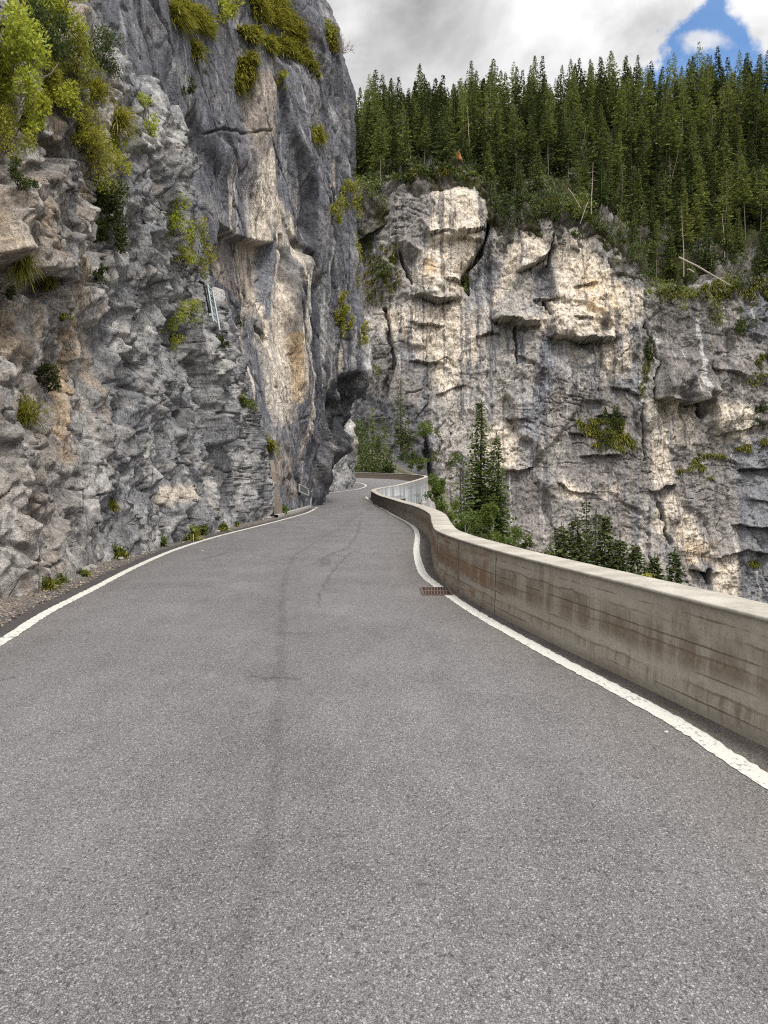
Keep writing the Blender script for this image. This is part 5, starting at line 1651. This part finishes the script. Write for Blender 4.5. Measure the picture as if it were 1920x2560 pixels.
PT = [  # label, polygon, blades, length, bvh
    ('long grass mat hanging from the upper left rim of the blue-grey wall', [(410, 14), (450, 12), (500, 35), (527, 70), (526, 98), (505, 85), (470, 62), (432, 48)], 2600, .9, B_),
    ('biggest sunlit grass mat at the very top of the wall', [(615, -10), (705, -10), (718, 40), (750, 68), (758, 105), (725, 85), (690, 62), (640, 42)], 4200, 1.0, B_),
    ('small grass ledge left of the dark notch near the wall top', [(598, 78), (648, 74), (645, 106), (622, 108)], 900, .7, B_),
    ('grass mat slanting down right below the biggest mat', [(655, 102), (700, 95), (740, 108), (770, 140), (766, 165), (735, 150), (700, 128), (662, 122)], 2600, .9, B_),
    ('dark green tongue of grass hanging on the wall', [(602, 160), (632, 138), (642, 175), (615, 210), (592, 240), (588, 205)], 1800, .8, B_),
    ('thin grassy band on the upper right edge of the wall', [(770, 130), (785, 150), (800, 190), (790, 195), (768, 160)], 500, .6, B_),
    ('grass patch on the right part of the wall below the scrub', [(776, 322), (800, 322), (812, 350), (800, 365), (782, 345)], 600, .7, B_),
    ('grass hanging down the outer rim at the wall top', [(812, 60), (838, 80), (842, 130), (825, 128)], 700, .7, B_),
    ('green ledge with two tiny trees in the middle of the far cliff', [(1434, 1050), (1494, 1044), (1557, 1050), (1571, 1088), (1588, 1107), (1585, 1122), (1538, 1128), (1519, 1113), (1469, 1116), (1481, 1094), (1441, 1066)], 5200, 1.5, F_I),
    ('long grass ledge at the right edge of the far cliff', [(1834, 1125), (1930, 1092), (1990, 1085), (1990, 1098), (1920, 1108), (1870, 1130)], 1800, 1.2, F_I),
    ('short grass ledge left of the long right-hand ledge', [(1755, 1142), (1785, 1134), (1815, 1140), (1812, 1148), (1760, 1150)], 700, 1.0, F_I),
    ('stepped grass strip on the dark right part of the far cliff', [(1730, 1138), (1750, 1130), (1755, 1160), (1782, 1198), (1770, 1200), (1740, 1170), (1700, 1184), (1692, 1175), (1725, 1160)], 1500, 1.0, F_I),
    ('lone grass cushion low on the right of the far cliff', [(1868, 1403), (1890, 1402), (1906, 1416), (1890, 1418)], 600, 1.0, F_I),
    ('bright green slope patch at the right edge of the far cliff', [(1862, 955), (1890, 900), (1925, 862), (1990, 850), (1990, 930), (1920, 945), (1880, 965)], 3200, 1.3, F_I),
    ('green streak beside the cream column of the far cliff', [(1612, 890), (1626, 885), (1622, 945), (1602, 1002), (1592, 1000), (1606, 945)], 900, .9, F_I),
    ('grassy brink under the fallen logs', [(1640, 728), (1680, 712), (1740, 722), (1800, 700), (1930, 690), (2000, 700), (1990, 730), (1900, 740), (1820, 750), (1740, 745), (1660, 750)], 5200, 1.6, F_I + [4]),
    ('mossy grass over the top of the left rock tower', [(958, 455), (1000, 428), (1080, 420), (1180, 426), (1210, 445), (1180, 440), (1080, 436), (1000, 446)], 2600, 1.4, F_I + [4]),
    ('mossy slope low on the left flank of the rock tower', [(905, 640), (985, 600), (1010, 680), (985, 740), (920, 760)], 2400, 1.3, F_I),
    ('grassy rocks at the central brink of the cliff', [(1300, 505), (1360, 480), (1440, 500), (1500, 545), (1480, 560), (1420, 530), (1340, 520)], 2600, 1.5, F_I + [4]),
]
for i, (lb, pl_, n_, L, on) in enumerate(PT):
    far = on[0] >= 3
    patch(lb, pl_, int(n_ * (.8 if far else 1)), L * (.75 if far else .7), on, 'far_grass' if far else 'grass_blades', .09 if far else .028, i)

# bare pale shrub on the ridge of the overhanging wall
r_ = hit(838, 140, B_) or hit(825, 150, B_)
rg = np.random.RandomState(8)
root = empty('bare_shrub', r_[0])
mb = MB()
def twig(p_, d_, L, r0_, lv):
    e_ = p_ + d_ * L
    mb.tube([p_, p_ + d_ * L * .5 + Vector(rg.normal(0, .04 * L, 3)), e_], [r0_, r0_ * .75, r0_ * .5], 4, False)
    if lv:
        for _ in range(3):
            twig(p_.lerp(e_, .45 + .5 * rg.rand()), (d_ + Vector(rg.normal(0, .55, 3)) + Vector((0, 0, .15))).normalized(), L * .62, r0_ * .6, lv - 1)
for _ in range(4):
    twig(Vector((0, 0, 0)), (Vector((.55, -.3, .75)) + Vector(rg.normal(0, .3, 3))).normalized(), .75, .03, 3)
mb.build('twigs', MAT['dry_twigs'], root)
tag(root, 'leafless pale shrub sticking out into the sky from the rim of the overhanging wall', 'shrub')
# bare grey branch across the top-left bushes
a__ = hit(60, 222, A_)
if a__:
    p0_ = a__[0] + a__[1] * .25
    mb = MB(); mb.tube([Vector((0, 0, 0)), at(105, 198, p0_.y - .15) - p0_, at(130, 182, p0_.y - .2) - p0_, at(148, 155, p0_.y - .2) - p0_], [.022, .018, .013, .007], 6)
    mb.tube([at(105, 198, p0_.y - .15) - p0_, at(92, 188, p0_.y - .3) - p0_], [.01, .005], 5)
    o = mb.build('bare_branch', MAT['pale_bark'], None, True); o.location = p0_
    tag(o, 'bare grey branch sticking out across the bushes at the upper left', 'branch')

# ---- trees in the gorge beyond the parapet
def plant(o, px_, Yd_, label, cat='tree', group=None, sc=1.0, rz2=0.0, sink=.3):
    x_ = at(px_, 1200, Yd_).x
    o.location = (x_, Yd_, bank_z(x_, Yd_) - sink)
    o.rotation_euler = (0, 0, rz2)
    o.scale = (sc,) * 3
    return tag(o, label, cat, group)


def tree_to(px_, py_top, Yd_):
    x_ = at(px_, 1200, Yd_).x
    return zat(py_top, Yd_) - bank_z(x_, Yd_) + .3


Yl = 76
h = tree_to(1200, 1003, Yl)
plant(make_conifer('larch_tree', 301, h, 2.5, 'larch_needles', 'bark', .24, 60, clear=.15, step=.34, card=.60, cw=.14, droop=.22, up=.02, dens=14, gap=.06, pw=.8), 1199, Yl, 'tallest feathery larch with a dark straight trunk beyond the parapet')
h = tree_to(1240, 1085, 74)
plant(make_conifer('larch_tree', 302, h, 2.3, 'larch_needles', 'bark', .20, 55, clear=.15, step=.36, card=.60, cw=.14, droop=.38, up=.0, dens=14, gap=.06, pw=.75), 1241, 74, 'shorter larch with drooping branches, right of the tallest larch')
h = tree_to(1165, 1150, 70)
plant(make_conifer('larch_tree', 303, h, 2.9, 'larch_needles', 'bark', .14, 40, clear=.25, step=.42, card=.60, cw=.12, droop=.15, dens=5, gap=.3, pw=.6), 1150, 70, 'thin sparse young larch left of the tallest larch')
PN = [(1405, 1310, 62, 2.3, 'bushy dark pine at the left side of the pine clump'), (1440, 1290, 63, 2.6, 'dense dark pine left of the thin-topped one'), (1466, 1243, 66, 2.2, 'tallest pine of the clump with a thin see-through top'),
      (1492, 1275, 67, 1.6, 'sparse slim pine in the gap of the clump'), (1516, 1286, 62, 1.9, 'dark pine at the right side of the clump'), (1552, 1345, 60, 2.0, 'low dark pine right of the clump'),
      (1592, 1360, 58, 2.2, 'broad dark pine behind the middle of the near parapet'), (1640, 1385, 56, 1.5, 'small dark spruce, second from the right beyond the parapet'), (1690, 1375, 58, 1.7, 'rightmost dark pine peeping over the parapet'),
      (1375, 1375, 58, 1.8, 'low dark conifer left of the pine clump'), (1620, 1425, 50, 1.4, 'short yellow-green conifer just behind the parapet'), (1345, 1392, 56, 1.5, 'low dark pine behind the birches')]
for i, (px_, py_, Y_, rd, lb) in enumerate(PN):
    h = tree_to(px_, py_, Y_)
    thin = i in (2, 3)
    plant(make_conifer('pine_tree', 320 + i, h, rd * (1.75 if not thin else 1.5), 'pine_needles' if i != 10 else 'olive_leaves', 'bark', .13, 24, clear=.25 if not thin else .3, step=.30 if not thin else .45, card=.66, cw=.18, droop=.12, up=.12, dens=12 if not thin else 7, gap=.08 if not thin else .3, pw=.92 if not thin else .95), px_, Y_, lb, group='dark conifers beyond the near parapet')


def broadleaf(label, px_, py_top, Yd_, rx_, leafm, leaf, n, seed, crown=.6, barkm='pale_bark', name='birch_tree'):
    rg = np.random.RandomState(seed)
    h = tree_to(px_, py_top, Yd_)
    root = empty(name)
    mb = MB()
    mb.tube([(0, 0, 0), (.1, .05, h * .4), (-.05, .1, h * .75), (0, 0, h * .97)], [.10, .08, .045, .012], 7)
    lob = 26
    zc2 = h * (1 - crown) + h * crown * rg.rand(lob) ** .9
    rr = rx_ * np.sqrt(np.clip(1 - ((zc2 / h - (1 - crown * .55)) / (crown * .55)) ** 2, .03, 1)) * .8
    ph = rg.rand(lob) * 6.283
    ctrs = np.stack([np.cos(ph) * rr * rg.rand(lob) ** .4, np.sin(ph) * rr * rg.rand(lob) ** .4, zc2], 1)
    rads = np.stack([rx_ * (.18 + .22 * rg.rand(lob))] * 3, 1)
    for k in range(lob):
        e_ = Vector(ctrs[k])
        mb.tube([(0, 0, max(e_.z - rx_ * .8, h * .15)), e_ * .6 + Vector((0, 0, e_.z * .35)), e_], [.03, .02, .006], 4, False)
    mb.build('trunk', MAT[barkm], root)
    V, F = leaf_cloud(rg, ctrs, rads, n, leaf, .55, .4, .1)
    mesh_np('crown', V, F, MAT[leafm], None, False, root)
    return plant(root, px_, Yd_, label)


broadleaf('bright leafy tree right beside the far concrete retaining wall', 1085, 1192, 73, 1.7, 'green_leaves', .20, 5200, 1, .55)
broadleaf('leafy tree behind the boulder, lower than its left neighbour', 1118, 1248, 66, 1.6, 'green_leaves', .20, 4600, 2, .5)
broadleaf('bushy green tree at the foot of the tallest larch', 1165, 1280, 60, 1.7, 'green_leaves', .19, 4600, 3, .5)
broadleaf('young birch with light crown in front of the larches', 1235, 1268, 56, 1.5, 'green_leaves', .17, 4600, 4, .5)
broadleaf('light birch with a thin pale stem right of the larches', 1290, 1315, 56, 1.5, 'green_leaves', .17, 3600, 5, .5)
broadleaf('small rounded birch next to the light birch', 1322, 1345, 56, 1.2, 'green_leaves', .17, 2600, 6, .45)
broadleaf('low dark shrubby tree just over the parapet bend', 1205, 1318, 54, 1.3, 'dark_leaves', .17, 2600, 7, .45)

# ---- little wood beyond the far parapet, at the foot of the far wall
LW = [(905, 1040, 128, 2.6, 'left conifer of the small wood beyond the far parapet'), (931, 1018, 130, 2.4, 'tallest conifer of the small wood beyond the far parapet'), (958, 1036, 130, 2.3, 'right conifer of the small wood beyond the far parapet'),
      (1000, 948, 150, 2.4, 'slender dark conifer clinging to the far cliff above the small wood'), (1020, 1040, 150, 2.2, 'small dark conifer right of the slender clinging one'), (888, 1075, 122, 2.6, 'conifer half hidden by the rock pillar'),
      (975, 1120, 128, 2.0, 'low young conifer at the right end of the small wood'), (945, 1105, 124, 2.2, 'bushy young conifer in front of the small wood')]
for i, (px_, py_, Y_, rd, lb) in enumerate(LW):
    gz = zat(1215, Y_) - 2 if i not in (3, 4) else zat(1130, Y_)
    h = zat(py_, Y_) - gz
    o = make_conifer('spruce_tree', 400 + i, h, rd, 'spruce_needles', 'bark', .15, 14, clear=.12, step=.5, card=.75, cw=.15, droop=.35, dens=6, gap=.15)
    o.location = (at(px_, 1200, Y_).x, Y_, gz)
    tag(o, lb, 'tree', 'conifers in the small wood')
# ground of that small wood : a wooded ledge rising to the far wall
nu, nv = 60, 40
X, V2 = np.meshgrid(np.linspace(-26, 14, nu), np.linspace(0, 1, nv), indexing='ij')
Yv = 114 + 62 * V2
Zv = 0.6 + 9.0 * V2 ** 1.1 + 1.3 * fbm(X * .12, Yv * .12, X * 0, 3) - np.clip(X + 4, 0, 99) * .55
P = np.stack([X, Yv, Zv], -1)
tag(mesh_np('wooded_ledge', P.reshape(-1, 3), grid_faces(nu, nv), MAT['earth'], None, True), kind='structure')
for i, (px_, py_, Y_, rx_, rz2, lb) in enumerate([(905, 1180, 118, 34, 46, 'dark green bush above the far parapet, next to the rock pillar'), (940, 1172, 120, 34, 48, 'rounded green bush above the far parapet'),
                                               (1022, 1150, 165, 28, 22, 'low green bush on the dark foot of the far cliff'), (1060, 1098, 168, 36, 26, 'yellow-green bush on the pointed dark rock'), (900, 1130, 124, 40, 50, 'olive bush under the small conifers'),
                                               (1050, 1170, 168, 26, 16, 'flat green scrub low on the far cliff'), (1120, 1160, 170, 40, 26, 'scrub behind the sparse young larch'), (970, 1195, 122, 26, 24, 'small bush peeping over the far parapet')]):
    P0 = at(px_, py_, Y_)
    shrub('bush', lb, 'bush', P0, (0, -1, 0), pxm(rx_, Y_), pxm(rz2, Y_), 'green_leaves' if i in (3, 5) else 'dark_leaves', .45, 900, 8, 700 + i)
for i, (px_, py_, rx_, rz2, lb) in enumerate([(1174, 732, 16, 34, 'little dark conifer-like bush in the crack of the rock tower'), (1517, 1105, 14, 60, 'thin young tree on the green ledge'), (1545, 1080, 10, 34, 'second thin young tree on the green ledge'),
                                           (1800, 800, 34, 60, 'dark bush on the grey rock below the fallen logs'), (1835, 830, 26, 34, 'dark bush right of the first one below the logs'), (1620, 890, 10, 30, 'small bush at the top of the green streak'),
                                           (930, 500, 44, 40, 'bushy scrub at the left shoulder of the rock tower'), (1300, 560, 40, 44, 'scrub beside the notch of the rock tower'), (1360, 540, 46, 34, 'scrub on the central brink'),
                                           (1460, 560, 44, 40, 'scrub at the top of the cream face'), (1530, 600, 40, 38, 'scrub on the slanting right rim of the cream face'), (1600, 680, 44, 44, 'scrub at the lower end of the slanting rim'),
                                           (1680, 760, 50, 34, 'scrub hanging under the short log'), (905, 620, 30, 50, 'scrub in the shaded gully beside the overhang'), (960, 700, 26, 22, 'single scrub on the mossy flank'), (935, 930, 34, 30, 'scrub on the dark left foot of the far cliff'),
                                           (1260, 560, 26, 50, 'dark scrub filling the notch'), (1905, 1060, 16, 30, 'small bush at the right picture edge'), (990, 520, 0, 0, '')]):
    if not lb: continue
    r_ = hit(px_, py_, F_I + [4])
    if r_: shrub('bush', lb, 'bush', r_[0] + r_[1] * .2, r_[1], pxm(rx_, r_[0].y), pxm(rz2, r_[0].y), 'dark_leaves' if i % 3 else 'spruce_needles', .55, 700, 9, 800 + i)

# ================================================================== small man-made things
# drain grate in the right edge line
gx, gy = ground_pt(1090, 1479)
root = empty('drain_grate', (gx, gy, 0.0))
Wg, Dg = .40, .62
Wg = (1128 - 1052) * gy / FPX
Dg = ground_pt(1090, 1471)[1] - ground_pt(1090, 1489)[1]
fr = MB()
for (cx_, cy_, sx_2, sy_2) in ((0, Dg / 2, Wg, .03), (0, -Dg / 2, Wg, .03), (-Wg / 2 + .015, 0, .03, Dg - .03), (Wg / 2 - .015, 0, .03, Dg - .03)):
    fr.box((cx_, cy_, .006), (sx_2, sy_2, .02))
fr.build('grate_frame', MAT['rust_iron'], root)
br_ = MB()
nb_ = 9
cell = (Wg - .06) / nb_
for k in range(nb_ + 1):
    for rr2 in (1, -1):
        x_ = -Wg / 2 + .03 + k * cell
        y0_, y1_ = rr2 * Dg * .05, rr2 * (Dg / 2 - .03)
        hw = cell * (.20 if 0 < k < nb_ else .12)
        sl = cell * .55 * rr2
        xa, xb = x_, x_ + (sl if 0 < k < nb_ else 0)
        q4 = [(xa - hw, y0_), (xa + hw, y0_), (xb + hw, y1_), (xb - hw, y1_)]
        if rr2 < 0: q4 = q4[::-1]
        br_.addf([(a_, b_, .010) for a_, b_ in q4] + [(a_, b_, .014) for a_, b_ in q4], [(4, 5, 6, 7), (0, 1, 5, 4), (1, 2, 6, 5), (2, 3, 7, 6), (3, 0, 4, 7)])
br_.box((0, 0, .012), (Wg - .06, Dg * .10, .005))
br_.build('grate_bars', MAT['rust_iron'], root)
pt_ = MB(); pt_.box((0, 0, .0085), (Wg - .05, Dg - .05, .003)); pt_.build('drain_pit_shade', MAT['hole_shade'], root)  # flat black sheet paints the shade of the pit under the bars
tag(root, 'rusty slotted iron drain grate set across the right white edge line', 'drain grate')

# ladder and black drainpipe on the rock
r_ = hit(530, 760, A_ + B_)
Yl = 27.0
r1_ = hit(540, 790, B_)
Yl = min(h_[0].y for h_ in (hit(x_, y_, A_ + B_) for x_ in (510, 520, 530, 540, 550) for y_ in (705, 730, 755, 780, 800, 820)) if h_) - .6
Yl = max(min(Yl, 33), 20)
b0, t0 = at(533.5, 803, Yl), at(519.5, 713, Yl + .3)
b1, t1_ = at(549.5, 826, Yl - .1), at(531.5, 726, Yl + .2)
c__ = (b0 + t0 + b1 + t1_) / 4
root = empty('ladder', b0)
for (p_, q_) in ((b0, t0), (b1, t1_)):
    mb = MB(); mb.tube([p_ - b0, q_ - b0], .034, 6); mb.build('rail', MAT['galvanised'], root)
for k in range(6):
    f_ = .05 + .175 * k
    p_, q_ = b0.lerp(t0, min(f_ + .02, 1)), b1.lerp(t1_, min(f_ + .09, 1))
    mb = MB(); mb.tube([p_ - b0, q_ - b0], .026, 6); mb.build('rung', MAT['galvanised'], root)
tag(root, 'pale metal ladder fixed to the rock above the outcrop', 'ladder')
pb, pt2 = at(526, 790, Yl + .05), at(513, 714, Yl + .35)
root = empty('drainpipe', pb)
mb = MB(); mb.tube([Vector((0, 0, 0)), (pt2 - pb) * .5, pt2 - pb, at(511, 709, Yl + .38) - pb, at(505, 706.5, Yl + .42) - pb, at(499, 704, Yl + .5) - pb], [.05, .05, .05, .05, .048, .045], 10)
mb.build('pipe', MAT['black_pipe'], root, True)
for q_ in (.02, .72, .95):
    e_ = (pt2 - pb) * q_; d_ = (pt2 - pb).normalized()
    mb = MB(); mb.tube([e_ - d_ * .04, e_ + d_ * .04], .062, 10); mb.build('pipe_clamp', MAT['galvanised' if q_ < .1 else 'black_pipe'], root)
tag(root, 'thick black drainpipe with a bent top beside the ladder', 'pipe')

# leaning strip at the rock foot
def stick(name, label, cat, pts_px, Ys, w_, d_, mat, foot=None):
    P_ = [at(x_, y_, Y_) for (x_, y_), Y_ in zip(pts_px, Ys)]
    root = empty(name, P_[0])
    mb = MB()
    secs = []
    for k, p_ in enumerate(P_):
        ww = w_[k] if isinstance(w_, (list, tuple)) else w_
        q_ = p_ - P_[0]
        secs.append([q_ + Vector((sx_ * ww / 2, sy_ * d_ / 2, 0)) for sx_, sy_ in ((-1, -1), (1, -1), (1, 1), (-1, 1))])
    fs = []
    for k in range(len(secs) - 1):
        for j_ in range(4):
            fs.append((k * 4 + j_, k * 4 + (j_ + 1) % 4, (k + 1) * 4 + (j_ + 1) % 4, (k + 1) * 4 + j_))
    fs += [(3, 2, 1, 0), tuple((len(secs) - 1) * 4 + j_ for j_ in range(4))]
    mb.addf([v_ for s_ in secs for v_ in s_], fs)
    mb.build('shaft', MAT[mat], root)
    if foot:
        fb = MB(); fb.box((0, 0, foot[1] / 2), (foot[0], foot[0] * .8, foot[1])); fb.build('foot_block', MAT[mat], root)
    return tag(root, label, cat)


gz = ground_pt(697, 1290)
Yp = gz[1] - .15
stick('leaning_plank', 'long weathered plank leaning against the rock above the road edge', 'plank', [(696, 1289), (691, 1240), (684, 1180), (679, 1150)], [Yp, Yp + .1, Yp + .3, Yp + .6], [.24, .22, .20, .16], .10, 'grey_post', (.34, .62))
gz = ground_pt(777, 1268); Yp = gz[1] - .3
stick('marker_pole', 'thin grey pole standing at the rock corner under the overhang', 'pole', [(776, 1269), (779, 1225), (781, 1188)], [Yp] * 3, .10, .08, 'sign_edge')
gz = ground_pt(812, 1232); Yp = gz[1]
stick('white_post', 'short white post at the pillar side of the bend', 'post', [(812.5, 1229), (812.5, 1186)], [Yp, Yp], .18, .12, 'white_post')
# small sign panel seen at a slant
r_ = hit(760, 1225, A_ + B_)
Yp = min(r_[0].y - .3, 44) if r_ else 42
root = empty('sign_panel', at(760, 1225, Yp))
O_ = at(760, 1225, Yp)
cn = [at(748, 1211, Yp - .9) - O_, at(770, 1223.5, Yp + .9) - O_, at(770, 1239, Yp + .9) - O_, at(748, 1229, Yp - .9) - O_]
nn = (cn[1] - cn[0]).cross(cn[3] - cn[0]).normalized()
mb = MB(); mb.addf([c_ + nn * .02 for c_ in cn] + [c_ - nn * .02 for c_ in cn], [(0, 1, 2, 3), (7, 6, 5, 4), (0, 4, 5, 1), (1, 5, 6, 2), (2, 6, 7, 3), (3, 7, 4, 0)])
mb.build('panel', MAT['sign_grey'], root)
mb = MB()
for k in range(4):
    mb.tube([cn[k], cn[(k + 1) % 4]], .045, 6)
mb.build('panel_frame', MAT['sign_edge'], root)
tag(root, 'small grey framed panel fixed to the rock just before the bend', 'sign')

# boulder beyond the parapet
rg = np.random.RandomState(2)
P0 = at(1068, 1285, 52)
th, ph = np.meshgrid(np.linspace(0, 2 * np.pi, 60), np.linspace(0, np.pi, 40), indexing='ij')
Dv = np.stack([np.cos(th) * np.sin(ph), np.sin(th) * np.sin(ph), np.cos(ph)], -1)
rad = 1 + .35 * fbm(Dv[..., 0] * 1.2, Dv[..., 1] * 1.2, Dv[..., 2] * 1.2, 4) + .16 * facet(th * 2.2, ph * 2.5, 30)[0]
rad[-1] = rad[0]
V = Dv * rad[..., None] * np.array((.75, .8, 2.3))
cb = mixc(np.broadcast_to(C_PALE * .85, V.shape), C_MAUVE, sstep(fbm(Dv[..., 0] * 3, Dv[..., 1] * 3, Dv[..., 2] * 3, 4), 0, .3) * .6)
o = mesh_np('boulder', V.reshape(-1, 3), grid_faces(60, 40), MAT['rock_near'], cb.reshape(-1, 3), True)
o.location = (P0.x, 52, zat(1256, 52) - 2.25)
tag(o, 'pale rounded boulder just beyond the parapet bend', 'boulder')

# pebbles on the asphalt
for i, (px_, py_, r0_, lb) in enumerate([(1666, 1832, .022, 'white pebble lying beside the right edge line'), (506, 1378, .035, 'pale stone on the asphalt near the left edge line'), (412, 1364, .06, 'larger pale stone on the line by the rock foot'),
                                      (590, 1312, .09, 'whitish rock lump at the rock foot'), (450, 1353, .06, 'pale stone on the shoulder before the rock knob'), (1592, 1750, .018, 'tiny white chip on the right edge line'), (545, 1330, .10, 'pale rock lump beside the green weed')]):
    gx, gy = ground_pt(px_, py_)
    th, ph = np.meshgrid(np.linspace(0, 2 * np.pi, 12), np.linspace(0, np.pi, 8), indexing='ij')
    Dv = np.stack([np.cos(th) * np.sin(ph), np.sin(th) * np.sin(ph), np.cos(ph)], -1)
    rad = 1 + .5 * fbm(Dv[..., 0] + i * 3, Dv[..., 1], Dv[..., 2], 3)
    r0_ *= .6
    V = Dv * rad[..., None] * r0_ * np.array((1.2, 1, .65))
    o = mesh_np('stone', V.reshape(-1, 3), grid_faces(12, 8), MAT['pebble']); o.location = (gx, gy, float(road_z(gy)) + r0_ * .45)
    tag(o, lb, 'stone')

# broken rock fragments at the foot of the left rock
rg = np.random.RandomState(12)
for i in range(34):
    gy = float(1 / (1 / 9.0 + (1 / 34 - 1 / 9.0) * rg.rand()))
    gx = -6.5
    for bi_ in (0, 1):
        w_r = BVHS[bi_].ray_cast(Vector((0, gy, .10)), Vector((-1, 0, 0)))[0]
        if w_r is not None: gx = max(gx, w_r.x + .02 + .22 * rg.rand() ** 2)
    r0_ = .025 + .06 * rg.rand() ** 2
    th, ph = np.meshgrid(np.linspace(0, 2 * np.pi, 10), np.linspace(0, np.pi, 7), indexing='ij')
    Dv = np.stack([np.cos(th) * np.sin(ph), np.sin(th) * np.sin(ph), np.cos(ph)], -1)
    rad = 1 + .9 * fbm(Dv[..., 0] * 1.4 + i * 3, Dv[..., 1] * 1.4, Dv[..., 2] * 1.4, 2)
    rad[-1] = rad[0]
    V = Dv * rad[..., None] * r0_ * np.array((1.2 + rg.rand() * .5, 1, .75))
    o = mesh_np('rock_fragment', V.reshape(-1, 3), grid_faces(10, 7), MAT['fragment']); o.location = (gx, gy, float(road_z(gy)) + r0_ * .4); o.rotation_euler = (0, 0, rg.rand() * 6)
    tag(o, 'small grey rock fragment lying on the shoulder at the foot of the left rock', 'stone', 'rock fragments along the rock foot')

# grit and dead leaves along the rock foot (uncountable)
rg = np.random.RandomState(31)
n = 2600
yy = 1 / (1 / 8.0 + (1 / 40 - 1 / 8.0) * rg.rand(n))
xl = np.interp(yy, LEFTC[:, 1], LEFTC[:, 0]) - .25 - np.abs(rg.normal(0, .45, n))
Cg = np.stack([xl, yy, road_z(yy) + .012], 1)
ax = unit(np.c_[rg.normal(size=(n, 2)), rg.normal(0, .3, n)]); ln = .008 + .022 * rg.rand(n) ** 2
wv = unit(np.cross(ax, np.array((0, 0, 1.)) + rand_dirs(n, rg) * .5))
V, F = quads(Cg, ax * ln[:, None], wv * (ln * .6)[:, None])
flat_mat('litter', (.26, .21, .16), .95, 0, 3, .6)
tag(mesh_np('leaf_litter', V, F, MAT['litter']), 'dry grit and leaf litter along the foot of the rock', 'litter', kind='stuff')

# orange leaf drifting in the air
P0 = at(1153, 386, 3.6)
Vv, Fv = [], []
for iu in range(9):
    u_ = iu / 8
    wv_ = .016 * math.sin(math.pi * u_ ** .8) + .0008
    for jv in range(5):
        s_ = jv / 4 * 2 - 1
        Vv.append((s_ * wv_, .012 * abs(s_) * wv_ / .016 + .008 * math.sin(u_ * 3), u_ * .05 - .025)); 
for iu in range(8):
    for jv in range(4):
        a = iu * 5 + jv; Fv.append((a, a + 1, a + 6, a + 5))
root = empty('drifting_leaf', P0)
lf_ = mesh_np('blade', Vv, Fv, MAT['leaf_orange'], None, True, root)
mod = lf_.modifiers.new('thick', 'SOLIDIFY'); mod.thickness = .0012
mb = MB(); mb.tube([(0, .0, -.024), (.002, .002, -.036)], [.0012, .0008], 5); mb.build('stalk', MAT['leaf_orange'], root)
root.rotation_euler = (.4, -.7, .6)
tag(root, 'small orange leaf drifting in the air in front of the forest', 'leaf')
